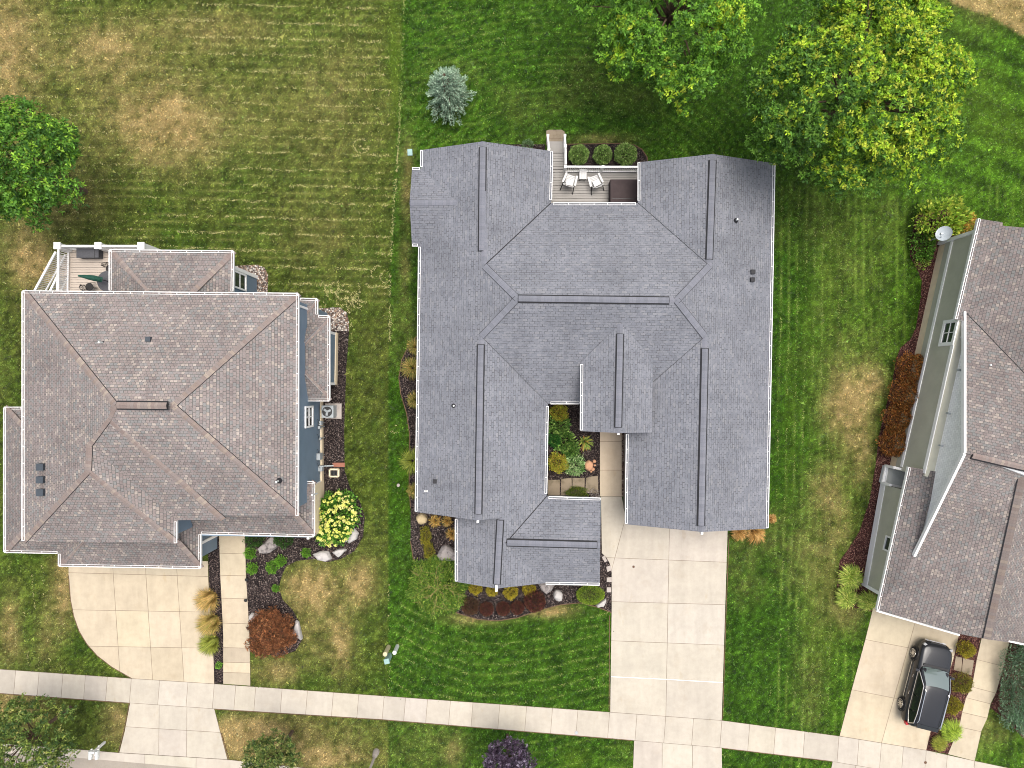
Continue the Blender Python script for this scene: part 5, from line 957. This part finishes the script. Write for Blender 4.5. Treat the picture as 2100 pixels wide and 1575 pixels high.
shrub('juniper', 'bright green mounded shrub at the driveway corner of the front bed', 'shrub', 1211, 1220, .88, .8, 6000, .07, [(104, 132, 40), (124, 150, 50), (84, 110, 38), (146, 160, 60)], None, .4, lump=.06, sq=(1, .68), inner=.75)
rockpoly('boulder', 'mottled white boulder under the front gutter', [(1104, 1197), (1118, 1192), (1138, 1196), (1130, 1212), (1120, 1217), (1111, 1211)], .45, 'rock_mott', None, 21); rockpoly('boulder', 'smooth white egg shaped boulder in the front bed', ell(1144.5, 1221, 9.5, 12, 11, -.3), .35, 'rock', None, 22); rockpoly('stone', 'flat white stone tucked under the mounded driveway shrub', [(1222, 1241), (1232, 1238), (1243, 1228), (1244, 1234), (1238, 1243), (1226, 1246)], .15, 'rock', None, 23)
rockpoly('boulder', 'round tan boulder at the corner of the grey roof', ell(865, 1064, 11.5, 10.5, 12, .2), .45, 'rock_tan', None, 24); rockpoly('boulder', 'pinkish mottled boulder against the front wing wall', [(897, 1140), (905, 1122), (916, 1117), (928, 1124), (940, 1132), (938, 1148), (915, 1150), (902, 1149)], .5, 'rock_mott', None, 25)
for i, (pl, lb) in enumerate((([(1234, 1142), (1240, 1139), (1245, 1150), (1240, 1153)], 'topmost grey paver in the driveway corner row'), ([(1243, 1162), (1252, 1159), (1254, 1169), (1245, 1172)], 'second grey paver from the top in the driveway corner row'), ([(1244, 1184), (1254, 1183), (1254, 1193), (1244, 1193)], 'third grey paver from the top in the driveway corner row'), ([(1244, 1204), (1253, 1204), (1253, 1214), (1244, 1214)], 'lowest grey paver in the driveway corner row'))):
    mb = MB(); mb.prism([XY(*q) for q in pl], .0, .07); tag(mb.build('paver', M['paver'], bevel=.01), lb, 'paver', 'pavers beside the middle driveway')
MOS = [(138, 134, 40), (118, 122, 40), (156, 138, 54), (98, 108, 34)]
for px, py, r, lb in ((873, 1098, .55, 'upper patch of olive groundcover below the tan boulder'), (880, 1130, .55, 'lower patch of olive groundcover left of the pinkish boulder')): shrub('groundcover', lb, 'groundcover', px, py, r, .16, 2200, .06, MOS, 'olive groundcover in the side bed', .4, sq=(.62, 1.1), zp=.05)
ORG = [(150, 114, 54), (166, 130, 66), (128, 104, 50), (104, 100, 44), (174, 144, 82)]
for px, py, r, n, lb in ((893, 1068, .50, 260, 'orange brown grass tuft beside the tan boulder'), (917, 1068, .45, 240, 'orange green grass tuft by the inner wall corner'), (928, 1095, .50, 240, 'orange grass tuft against the front wing wall')): clump('ornamental_grass', lb, 'grass', px, py, r, .45, n, ORG, 'orange grass tufts in the side bed', .014)
for px, py, r, lb, lean in ((1513, 1088, .60, 'orange grass tuft below the right eave nearest the driveway', (0, -.2)), (1545, 1090, .75, 'larger orange grass tuft at the corner of the right eave', (.1, -.2)), (1578, 1062, .35, 'narrow orange grass tuft beside the right gutter', (.2, 0))): clump('ornamental_grass', lb, 'grass', px, py, r, .7, 480, [(168, 132, 74), (154, 116, 62), (182, 150, 96), (132, 104, 54)], 'orange grass tufts by the right wall', .014, lean)
GRS = [(104, 104, 44), (128, 116, 56), (84, 92, 38), (148, 126, 70)]
for px, py, r, lb in ((853, 712, .65, 'brown green grass clump at the top of the narrow west bed'), (846, 755, .85, 'wide green grass clump in the bulge of the west bed'), (853, 820, .65, 'grass clump just below the bulge of the west bed'), (846, 945, .95, 'tall green grass clump in the lower part of the west bed'), (852, 1005, .6, 'reddish grass clump at the lower end of the west bed')): clump('ornamental_grass', lb, 'grass', px, py, r, .75, 650, GRS if py != 945 else [(112, 124, 44), (132, 140, 56), (92, 104, 40)], 'grass clumps along the west wall', .012)
# left house plants
def hydrangea():
    t = shrub('hydrangea', 'large hydrangea covered in pale yellow flower heads', 'shrub', 688, 1062, 1.36, 1.3, 3800, .17, [(70, 112, 40), (92, 138, 50), (56, 92, 34), (112, 154, 62)], None, .6, lump=.1, sq=(1, 1.28), rz=-.3); V = []; C = []
    for k in range(175):
        an = random.uniform(0, 6.283); rr0 = math.sqrt(random.uniform(0, 1))*.93; x, y = 1.42*rr0*math.cos(an), 1.42*1.28*rr0*math.sin(an); z = .62+.72*math.sqrt(max(0, 1-rr0*rr0))+.05; hs = random.uniform(.05, .12)
        d = unit(RNG.normal(size=(46, 3))); d[:, 2] = np.abs(d[:, 2]); cc = palette([(206, 206, 116), (194, 198, 100), (214, 210, 136)], 1, .12)
        Vq, Fq, cq = leafcloud(np.array([x, y, z])+d*hs*.8, unit(np.cross(d, RNG.normal(size=(46, 3)))), np.full(46, hs*.6), np.full(46, hs*.5), np.repeat(cc, 46, 0)); V.append(Vq); C.append(cq)
    V = np.concatenate(V); o = np_mesh('flower_heads', V, np.arange(len(V)).reshape(-1, 4), np.concatenate(C), M['petal'], t); tag(o, kind='stuff')
hydrangea()
LIM = [(94, 140, 44), (118, 164, 56), (76, 116, 38)]
ls_ = shrub('lime_shrub', 'lime green mound beside the front walk, nearest the grey rock', 'shrub', 513, 1135, .34, .4, 900, .08, LIM, 'small lime green shrubs in the left front bed', .5, jit=.2)
for px, py, s_, lb in ((518, 1165, 1.0, 'lime green mound beside the front walk, second from the top'), (576, 1150, .98, 'lime green mound close to the dry lawn, upper of the touching pair'), (559, 1163, 1.08, 'lime green mound close to the dry lawn, lower of the touching pair'), (628, 1134, .8, 'lime green mound beside the white rocks of the hydrangea'), (565, 1207, .65, 'smallest lime green mound, alone at the narrow part of the bed')): q = P(px, py, .2); dup(ls_, (q.x, q.y, .02), px*.1, lb, s_)
for px, lb in ((522, 'dark green hedge shrub under the front gutter, left of the mottled rock'), (583, 'dark green hedge shrub under the front gutter, right of the mottled rock')): shrub('dark_shrub', lb, 'shrub', px, 1103, .62, .6, 1700, .08, [(50, 82, 34), (66, 98, 40), (42, 70, 30)], 'dark shrubs under the left gutter', .5)
JM = [(110, 68, 42), (128, 82, 52), (90, 58, 40), (146, 100, 66), (82, 60, 40)]
tree('japanese_maple', 'low rust red laceleaf maple beside the left front walk', 'tree', 556, 1297, .85, 1.42, 1.35, 50, 70, 7, .13, lambda C, ci: palette(JM, len(C), .2), .06, .3, (1, .98), None, .28, .05)
rockpoly('boulder', 'grey mottled boulder between the dark shrubs and the lime mounds', [(529, 1124), (540, 1116), (553, 1107), (556, 1101), (562, 1102), (571, 1113), (567, 1124), (555, 1132), (548, 1134), (534, 1135)], .4, 'rock_mott', None, 31)
for i, (pl, lb) in enumerate((([(703, 1103), (714, 1092), (728, 1084), (736, 1093), (732, 1105), (716, 1114), (708, 1110)], 'flat white rock at the right of the hydrangea'), ([(682, 1132), (690, 1127), (706, 1125), (711, 1128), (694, 1143)], 'flat white rock between the other two below the hydrangea'), ([(642, 1136), (660, 1130), (674, 1131), (680, 1146), (668, 1151), (652, 1148)], 'flat white rock at the lower left of the hydrangea'), ([(599, 1300), (607, 1273), (613, 1276), (620, 1310), (617, 1312)], 'tall white wedge rock right of the rust red maple'), ([(511, 1262), (516, 1257), (530, 1260), (522, 1274), (511, 1276)], 'pale rock behind the rust red maple at the walk'))): rockpoly('rock', lb, pl, .28, 'rock', 'flat pale rocks in the left front bed', 40+i, .9)
for px, py, r, n, lb, cl in ((437, 1222, .95, 800, 'straw coloured grass clump leaning over the left driveway', [(160, 132, 76), (184, 154, 96), (120, 112, 56)]), (441, 1270, .95, 800, 'mixed straw and green grass clump in the middle of the strip', [(150, 128, 70), (120, 118, 52), (176, 150, 92)]), (441, 1312, .85, 800, 'green grass clump at the lower end of the strip', [(124, 134, 52), (146, 150, 64), (104, 112, 44)])): clump('ornamental_grass', lb, 'grass', px, py, r, .8, n, cl, 'grasses between the left driveway and walk', .010, (-.42, -.30), .8)
shrub('low_shrub', 'tiny green plant in the mulch strip near the sidewalk', 'plant', 449, 1364, .2, .2, 160, .09, LIM)
def path_light(px, py, lb, first=None):
    p = P(px, py, .3)
    if first: return dup(first, (p.x, p.y, .02), 0, lb)
    t = thing('path_light', lb, 'garden light', (p.x, p.y, .02), 0, 'black path lights along the left walk'); mb = MB(); mb.tube([(0, 0, 0), (0, 0, .42)], .015, 6); mb.build('stake', M['black'], t); mb = MB(); mb.tube([(0, 0, .40), (0, 0, .44), (0, 0, .48)], [.11, .08, .02], 10); mb.build('lamp_head', M['black'], t); return t
pl_ = path_light(507, 1188, 'black path light beside the third slab of the left walk'); path_light(505, 1230, 'black path light right of the straw grass by the left walk', pl_); path_light(510, 1287, 'black path light next to the pale rock by the left walk', pl_)
# AC unit, window well, brick pad
p = P(683, 843); ac = thing('air_conditioner', 'grey air conditioning unit with round fan on a pad by the blue wall', 'air conditioner', (p.x, p.y, .02)); mb = MB(); mb.box((.05, 0, .05), (1.0, .95, .1)); mb.build('pad', M['paver'], ac); mb = MB(); mb.box((-.10, 0, .5), (.72, .74, .78)); mb.build('case', M['grey_metal'], ac, bevel=.04); mb = MB(); mb.tube([(-.12, 0, .885), (-.12, 0, .90)], .31, 24); mb.build('fan_opening', M['black'], ac); mb = MB()
for k in range(3): an = k*2.094+.4; mb.bar((-.12, 0, .915), (-.12+.24*math.cos(an), .24*math.sin(an), .915), .13, .012)
mb.tube([(-.12, 0, .90), (-.12, 0, .94)], .06, 10); mb.build('fan_blade', M['grey_metal'], ac)
p = P(687, 969); ww = thing('window_well', 'small square window well with dark grate in the mulch', 'window well', (p.x, p.y, .02)); mb = MB()
for a_, b_ in (((-.27, -.22), (.27, -.22)), ((.27, -.22), (.27, .22)), ((.27, .22), (-.27, .22)), ((-.27, .22), (-.27, -.22))): mb.bar((*a_, .12), (*b_, .12), .09, .24)
mb.build('rim', M['found'], ww); mb = MB()
for k in range(6): mb.bar((-.22+.088*k, -.18, .2), (-.22+.088*k, .18, .2), .05, .02)
mb.build('grate', M['black'], ww); mb = MB(); mb.box((0, 0, .02), (.46, .36, .03)); mb.build('well_floor', M['black'], ww)
mb = MB(); q = P(695, 953); mb.box((q.x, q.y, .03), (.75, .26, .06)); tag(mb.build('brick_pad', M['brick'], bevel=.01), 'red brick pad below the downspout of the blue wall', 'brick pad')
mb = MB(); a_, b_ = P(664, 956, .25), P(684, 955, .1); mb.tube([P(662, 957, .9), a_, b_], .045, 8); tag(mb.build('drain_pipe', M['grey_metal'], Lh, True))
# right house plants
RB = [(122, 76, 38), (146, 94, 46), (96, 60, 34), (164, 114, 60), (88, 74, 38)]
r1 = shrub('rust_barberry', 'rust brown barberry, topmost of four against the sage wall', 'shrub', 1869, 756, .93, 1.3, 4200, .12, RB, 'rust brown barberries against the sage wall', .38, lump=.14, inner=.65, jit=.3)
for px, py, s_, lb in ((1856, 811, 1.02, 'rust brown barberry, second from the top of four against the sage wall'), (1844, 858, .98, 'rust brown barberry, third from the top of four against the sage wall'), (1836, 907, 1.0, 'rust brown barberry, lowest of four against the sage wall')): q = P(px, py, .7); dup(r1, (q.x, q.y, .02), px, lb, s_)
shrub('viburnum', 'tall leafy yellow green bush behind the satellite dish', 'shrub', 1932, 447, 1.35, 1.9, 1500, .26, [(120, 148, 52), (142, 166, 62), (98, 126, 46), (164, 170, 70)], None, .55, lump=.16, sq=(1.2, .85)); shrub('viburnum', 'orange tinged bush at the corner of the right house', 'shrub', 1977, 462, .75, 1.4, 700, .22, [(160, 138, 66), (176, 128, 64), (132, 140, 56), (190, 160, 84)], None, .5); shrub('low_shrub', 'low green bush below the yellow green bush in red mulch', 'shrub', 1893, 500, .85, .8, 1500, .15, [(78, 116, 40), (98, 138, 50), (64, 98, 36)], None, .5, sq=(.85, 1.3))
shrub('perennial', 'small yellow green plant at the bend of the red mulch bed', 'plant', 1890, 537, .45, .3, 240, .14, [(140, 158, 70), (112, 136, 54)], None, .5)
PG = [(126, 148, 54), (150, 166, 70), (98, 124, 46), (172, 176, 92)]
for px, py, r, lb in ((1738, 1180, .95, 'top grass clump of three by the sage wall corner'), (1729, 1222, .85, 'left yellow green grass clump of three by the sage wall corner'), (1772, 1229, .75, 'right grass clump of three under the gutter corner')): clump('ornamental_grass', lb, 'grass', px, py, r, .85, 900, PG, 'grass clumps by the sage wall corner', .016, droop=.55)
for px, py, r, lb, cl in ((1980, 1331, .52, 'yellow flecked bush at the top of the strip by the car hood', [(130, 128, 42), (154, 142, 46), (100, 104, 38), (176, 160, 60)]), (1972, 1400, .62, 'larger olive bush right of the car windshield', [(104, 106, 38), (128, 122, 42), (82, 88, 34)]), (1953, 1446, .56, 'yellow olive bush right of the car roof', [(128, 124, 40), (148, 136, 46), (104, 104, 36)])): shrub('spirea_bush', lb, 'shrub', px, py, r, .7, 1900, .085, cl, 'bushes between the right driveway and walk', .45, jit=.28)
clump('ornamental_grass', 'bright green grass clump behind the car', 'grass', 1942, 1493, .85, .8, 1100, [(128, 150, 50), (150, 168, 62), (104, 128, 44)], 'grasses behind the car', .012, (.1, 0)); clump('ornamental_grass', 'olive grass clump at the sidewalk end of the strip', 'grass', 1922, 1521, .6, .6, 700, [(110, 118, 42), (134, 136, 52)], 'grasses behind the car', .012)
for i, (pl, lb) in enumerate((([(1959, 1345), (1972, 1348), (1970, 1377), (1955, 1373)], 'flagstone in the strip next to the car hood'), ([(1974, 1349), (1996, 1354), (1991, 1384), (1971, 1378)], 'stained flagstone in the strip next to the right walk'))): mb = MB(); mb.prism([XY(*q) for q in pl], .0, .06); tag(mb.build('flagstone', M['flag'], bevel=.015), lb, 'flagstone', 'flagstones by the car')
shrub('blue_juniper', 'huge spreading blue green juniper at the right edge', 'shrub', 2098, 1412, 1.6, 1.3, 12000, .15, [(86, 112, 88), (102, 128, 102), (72, 96, 74), (120, 142, 116), (66, 100, 58)], None, .26, 'needle', lump=.14, sq=(.9, 1.75))
# satellite dish
p = P(1934, 484, 2.1); sdh = thing('satellite_dish', 'grey satellite dish on a mast beside the sage house corner', 'satellite dish', (p.x, p.y, .02)); mb = MB(); mb.tube([(0, 0, 0), (0, 0, 2.15)], .03, 8); mb.build('mast', M['grey_metal'], sdh); bm = bmesh.new(); ax = Vector((-.62, .1, .62)).normalized(); uu = ax.orthogonal().normalized(); vv_ = ax.cross(uu); rings = []
for rr1 in (0, .12, .24, .36, .44): rings.append([Vector((0, .1, 2.2))+ax*(rr1*rr1*.55)+(uu*math.cos(6.283*k/24)+vv_*math.sin(6.283*k/24))*max(rr1, .001) for k in range(24)])
mb = MB()
for a_, b_ in zip(rings[:-1], rings[1:]):
    for k in range(24): j = (k+1) % 24; mb.face([a_[k], a_[j], b_[j], b_[k]]); mb.face([a_[k]-ax*.02, b_[k]-ax*.02, b_[j]-ax*.02, a_[j]-ax*.02])
mb.build('reflector', M['dish'], sdh, smooth=True); mb = MB(); s_ = Vector((0, .1, 2.2)); mb.bar(s_-uu*.0+Vector((0, -.3, -.28)), s_+ax*.5+Vector((0, -.12, -.1)), .04, .04); mb.box(s_+ax*.5+Vector((0, -.12, -.06)), (.14, .1, .14)); mb.tube([(0, 0, 2.1), s_], .03, 6); mb.build('feed_arm', M['dish'], sdh)

# ------------------------------------------------------------------ street furniture
p = P(772, 1541); sl_ = thing('street_lamp', 'pale grey street lamp pole rising from a round base in the verge', 'street lamp', (p.x, p.y, 0)); mb = MB(); mb.tube([(0, 0, -.1), (0, 0, .18), (0, 0, .5), (0, 0, .7)], [.20, .20, .15, .085], 16); mb.build('base', M['paver'], sl_, smooth=False); mb = MB(); mb.tube([(0, 0, .65), (0, 0, 4.6)], [.08, .06], 12); mb.build('pole', M['paver'], sl_, smooth=True); mb = MB(); mb.tube([(0, 0, 4.6), (0, 0, 4.7), (0, 0, 5.1), (0, 0, 5.25)], [.1, .2, .24, .05], 12); mb.build('lamp_head', M['grey_metal'], sl_)
for nm, lb, px, py, r, h, mt, cp in (('utility_pedestal', 'beige cable pedestal in the grass, taller of the two cylinders', 797, 1326, .13, 1.15, 'pvc_beige', 'pvc_beige'), ('utility_pedestal', 'white cable pedestal in the grass, right of the beige one', 815, 1325, .12, 1.0, 'pvc_white', 'pvc_white')):
    p = P(px, py); t = thing(nm, lb, 'utility pedestal', (p.x, p.y, 0), 0, 'utility pedestals on the lawn edge'); mb = MB(); mb.tube([(0, 0, -.05), (0, 0, h)], r, 14); mb.build('body', M[mt], t); mb = MB(); mb.tube([(0, 0, h), (0, 0, h+.07), (0, 0, h+.1)], [r*1.08, r*1.05, r*.6], 14); mb.build('cap', M[cp], t)
p = P(799, 1343); t = thing('utility_box', 'small pale green utility box below the two cable pedestals', 'utility box', (p.x, p.y, 0)); mb = MB(); mb.box((0, 0, .45), (.26, .26, 1.0), .25); mb.build('body', M['pvc_green'], t, bevel=.02); mb = MB(); mb.box((0, 0, .98), (.31, .31, .07), .25); mb.build('lid', M['pvc_green'], t, bevel=.015)
mb = MB(); p = P(841, 313); mb.box((p.x, p.y, .03), (.30, .40, .1), .05); o = tag(mb.build('valve_box', M['pvc_green'], bevel=.03), 'pale green irrigation valve box lid in the grass at the grey roof corner', 'valve box')
mb = MB(); p = P(817, 995); mb.tube([(p.x, p.y, -.05), (p.x, p.y, .05)], .10, 12); tag(mb.build('sprinkler_cap', M['paver']), 'small round cap in the grass left of the west bed', 'sprinkler cap')
def cover(px, py, r, m, lb):
    p = P(px, py); t = thing('access_cover', lb, 'access cover', (p.x, p.y, .03)); mb = MB(); mb.tube([(0, 0, -.03), (0, 0, .014)], r, 18); mb.build('ring', M['paver'], t); mb = MB(); mb.tube([(0, 0, 0), (0, 0, .022)], r*.72, 18); mb.build('lid', M[m], t)
cover(1182, 1502, .13, 'grey_metal', 'small round metal cover at the edge of the sidewalk'); cover(1897, 1563, .12, 'rust', 'rusty round cover in the sidewalk below the black car'); cover(1299, 1162, .10, 'rust', 'rusty round cover in the middle driveway')
p = P(215, 1522); mbx = thing('mailbox', 'white twin mailbox on a post with arms over the curb', 'mailbox', (p.x, p.y, 0), 0); mb = MB(); mb.box((0, 0, .6), (.12, .12, 1.3)); mb.build('post', M['white'], mbx)
mb = MB(); mb.bar((-.25, .0, 1.0), (.25, .0, 1.0), .1, .08); mb.bar((-.2, -.35, 1.0), (-.2, .12, 1.0), .1, .06); mb.bar((.2, -.35, 1.0), (.2, .12, 1.0), .1, .06); mb.bar((0, .1, .6), (0, -.3, 1.0), .08, .08); mb.build('arm', M['white'], mbx)
for x in (-.2, .2):
    mb = MB(); q = [(x-.1, 1.04), (x+.1, 1.04), (x+.1, 1.17), (x+.07, 1.24), (x, 1.27), (x-.07, 1.24), (x-.1, 1.17)]; mb.hexa([(a_, -.42, b_) for a_, b_ in q], [(a_, .08, b_) for a_, b_ in q]); o = mb.build('box', M['pvc_white'], mbx, merge=True); mb = MB(); mb.box((x+.115, -.2, 1.2), (.015, .12, .05)); mb.build('flag', M['white'], o)

# ------------------------------------------------------------------ the parked car
def car():
    f, r = P(1876, 1339, .33), P(1850, 1442, .33); d = (f-r).xy.normalized(); rz = math.atan2(d.y, d.x); right = Vector((d.y, -d.x)); mid = (f+r)/2; wb = (f-r).length; hw = .90; c = mid.xy+right*hw
    t = thing('parked_car', 'black sport utility vehicle with roof rails parked on the right driveway', 'car', (c.x, c.y, .04), rz); t.scale = (1, 1.07, 1.04)
    paint = NT('black_car_paint', .22, .5); paint.base((.015, .016, .019)); paint.b.inputs['Specular IOR Level'].default_value = .25; paint.b.inputs['Coat Weight'].default_value = .4; paint.b.inputs['Coat Roughness'].default_value = .04; paint.b.inputs['Metallic'].default_value = 0
    glass = NT('tinted_glass', .05, .6); glass.base((.012, .014, .014)); ws = NT('windshield_glass', .06, .7); ws.base((.10, .13, .125)); ws.b.inputs['Coat Weight'].default_value = 1
    chrome = NT('chrome', .2, .5); chrome.base((.6, .6, .6)); chrome.b.inputs['Metallic'].default_value = 1
    rub = plain('tyre_rubber', (.02, .02, .021), .85, .2); redl = NT('tail_lamp', .2, .5); redl.base((.35, .01, .015)); hl = NT('head_lamp', .1, .6); hl.base((.3, .3, .3)); trim = plain('black_trim', (.015, .015, .016), .6)
    k = wb/2.95   # scale to the wheel base
    st = [(-2.38, .62, .55, .80), (-2.33, .80, .42, .98), (-2.15, .92, .36, 1.05), (-1.5, .955, .33, 1.06), (-.6, .955, .30, 1.06), (.4, .955, .30, 1.06), (1.0, .955, .31, 1.08), (1.5, .95, .33, 1.05), (1.90, .93, .36, 1.0), (2.20, .85, .38, .92), (2.38, .66, .40, .82), (2.45, .42, .46, .72)]
    rings = []
    for x, w_, zb_, zt_ in st:
        hgt = zt_-zb_; half = [(0, zt_+.03), (w_*.45, zt_+.022), (w_*.80, zt_-.005), (w_*.94, zt_-.07), (w_, zt_-hgt*.32), (w_*.995, zb_+hgt*.45), (w_*.97, zb_+hgt*.2), (w_*.88, zb_), (0, zb_-.02)]
        ring = [(x*k, y, z) for y, z in half]+[(x*k, -y, z) for y, z in reversed(half[1:-1])]; rings.append(ring)
    mb = MB(); n = len(rings[0])
    for a_, b_ in zip(rings[:-1], rings[1:]):
        for i in range(n): j = (i+1) % n; mb.face([a_[i], a_[j], b_[j], b_[i]])
    mb.face(rings[0]); mb.face(list(reversed(rings[-1]))); o = mb.build('body', paint.mat, t, smooth=True, merge=True); sb = o.modifiers.new('s', 'SUBSURF'); sb.levels = 2; sb.render_levels = 2
    # cabin: belt ring and roof ring
    cs = [(1.12, .84, 1.06, .82, 1.08), (.75, .86, 1.05, .77, 1.32), (.32, .88, 1.05, .72, 1.58), (.10, .88, 1.05, .715, 1.655), (-.6, .89, 1.05, .72, 1.695), (-1.4, .88, 1.05, .70, 1.68), (-2.0, .86, 1.05, .68, 1.63), (-2.16, .86, 1.02, .67, 1.57), (-2.36, .84, .98, .78, 1.12)]
    rings = []
    for x, wb_, zb_, wr, zr in cs:
        half = [(0, zr+.02), (wr*.55, zr+.014), (wr*.88, zr-.012), (wr, zr-.06 if zr > 1.2 else zr-.01), ((wr+wb_)/2+.01, (zr+zb_)/2), (wb_, zb_-.03)]; rings.append([(x*k, y, z) for y, z in half]+[(x*k, -y, z) for y, z in reversed(half[1:])])
    mb = MB(); n = len(rings[0])
    for a_, b_ in zip(rings[:-1], rings[1:]):
        for i in range(n-1): mb.face([a_[i], b_[i], b_[i+1], a_[i+1]])
        mb.face([a_[n-1], b_[n-1], b_[0], a_[0]])
    mb.face(rings[0]); mb.face(rings[-1]); o = mb.build('cabin', paint.mat, t, smooth=True, merge=True); sb = o.modifiers.new('s', 'SUBSURF'); sb.levels = 2; sb.render_levels = 2
    def panel(name, pts, m, par=t, off=.0): mb = MB(); mb.face([Vector(q) for q in pts]); oo = mb.build(name, m, par); so = oo.modifiers.new('t', 'SOLIDIFY'); so.thickness = .012; so.offset = 0; return oo
    # windshield as a bowed grid
    def bow(name, x0, w0, z0, x1, w1, z1_, m, lift=.035, curve=.07):
        mb = MB(); g = []
        for i in range(7):
            s_ = i/6; row = []
            for j in range(9): q = -1+2*j/8; row.append((((x0+(x1-x0)*s_)-curve*q*q*(1 if x0 > 0 else -1))*k, (w0+(w1-w0)*s_)*q, z0+(z1_-z0)*s_+lift+.02*math.sin(math.pi*s_)-.02*q*q))
            g.append(row)
        for i in range(6):
            for j in range(8): mb.face([g[i][j], g[i][j+1], g[i+1][j+1], g[i+1][j]])
        return mb.build(name, m, t, smooth=True, merge=True)
    bow('windshield', 1.10, .75, 1.06, .26, .65, 1.60, ws.mat, .06); bow('rear_window', -2.27, .66, 1.16, -2.10, .60, 1.55, glass.mat, .03, .05)
    mb = MB(); mb.bar((1.17*k, -.72, 1.10), (1.17*k, .72, 1.10), .12, .03); mb.build('cowl', trim, t)
    mb = MB(); mb.tube([(1.16*k, -.1, 1.125), (.98*k, .5, 1.20)], .012, 5); mb.tube([(1.16*k, -.62, 1.125), (1.0*k, -.05, 1.20)], .012, 5); mb.build('wiper', trim, t)
    for s_ in (-1, 1):
        def sp(x, q): return (x*k, s_*(.895-(.895-.735)*q+.014), 1.06+(1.60-1.06)*q)
        panel('side_window', [sp(.78, .05), sp(.14, .93), sp(-.55, .97), sp(-.55, .05)], glass.mat); panel('side_window', [sp(-.60, .05), sp(-.60, .97), sp(-1.35, .96), sp(-1.42, .05)], glass.mat); panel('side_window', [sp(-1.48, .08), sp(-1.42, .95), sp(-1.95, .85), sp(-2.10, .35)], glass.mat)
        mb = MB(); seq = [sp(.86, .02), sp(.12, .99), sp(-.6, 1.03), sp(-1.5, 1.01), sp(-2.0, .90), sp(-2.16, .30), sp(-1.5, .02), sp(.86, .02)]
        for a_, b_ in zip(seq[:-1], seq[1:]): mb.bar(a_, b_, .03, .03)
        mb.build('window_trim', chrome.mat, t)
        mb = MB(); mb.tube([(.0, s_*.66, 1.69), (-.1*k, s_*.66, 1.73), (-1.75*k, s_*.63, 1.72), (-1.9*k, s_*.63, 1.64)], .022, 7); mb.build('roof_rail', chrome.mat, t, smooth=True)
        mb = MB(); mb.box((.80*k, s_*1.02, 1.10), (.14, .20, .15)); o = mb.build('mirror', paint.mat, t, bevel=.04)
        mb = MB(); mb.box((2.19*k, s_*.69, .82), (.15, .32, .11), -s_*.5); mb.build('headlight', hl.mat, t, bevel=.05); mb = MB(); mb.box((-2.26*k, s_*.78, .98), (.16, .2, .22), s_*.3); mb.build('tail_light', redl.mat, t, bevel=.03)
        mb = MB(); mb.bar((1.0*k, s_*.965, .42), (-1.0*k, s_*.965, .42), .03, .06); mb.build('side_strip', chrome.mat, t)
        for x in (.35, -.62): mb = MB(); mb.box((x*k, s_*.965, .82), (.2, .03, .035)); mb.build('door_handle', chrome.mat, t)
        for x in (1.475, -1.475):
            mb = MB(); y = s_*.84; mb.tube([(x*k, y-s_*.13, .33), (x*k, y+s_*.10, .33), (x*k, y+s_*.135, .33)], [.36, .36, .31], 28); w0 = mb.build('wheel', rub, t, smooth=False)
            mb = MB(); mb.tube([(x*k, y+s_*.10, .33), (x*k, y+s_*.138, .33)], .255, 24); mb.build('wheel_well', trim, w0); mb = MB()
            for q in range(10): an = 6.283*q/10; mb.bar((x*k, y+s_*.146, .33), (x*k+.24*math.cos(an), y+s_*.142, .33+.24*math.sin(an)), .045, .02, 0, (0, s_, 0))
            mb.tube([(x*k+.25*math.cos(a2), y+s_*.142, .33+.25*math.sin(a2)) for a2 in np.linspace(0, 6.283, 25)], .014, 6); mb.build('rim', chrome.mat, w0)
            mb = MB(); mb.tube([(x*k+.41*math.cos(a2), s_*.945, .36+.41*math.sin(a2)) for a2 in np.linspace(-.25, 3.4, 16)], .035, 6); mb.build('wheel_arch', trim, t)
    mb = MB(); mb.box((2.37*k, 0, .76), (.10, .86, .14)); mb.build('grille', trim, t, bevel=.02); mb = MB()
    for z in (.66, .74, .82): mb.bar(((2.475-.12*(z-.6)/.2)*k, -.42, z), ((2.475-.12*(z-.6)/.2)*k, .42, z), .035, .022)
    mb.bar((2.44*k, -.62, .52), (2.44*k, .62, .52), .04, .04); mb.build('grille_bar', chrome.mat, t); mb = MB(); mb.hexa([(-2.16*k, -.60, 1.58), (-2.16*k, .60, 1.58), (-1.95*k, .62, 1.62), (-1.95*k, -.62, 1.62)], [(-2.18*k, -.60, 1.615), (-2.18*k, .60, 1.615), (-1.95*k, .62, 1.66), (-1.95*k, -.62, 1.66)]); mb.build('spoiler', glass.mat, t, bevel=.015)
car()
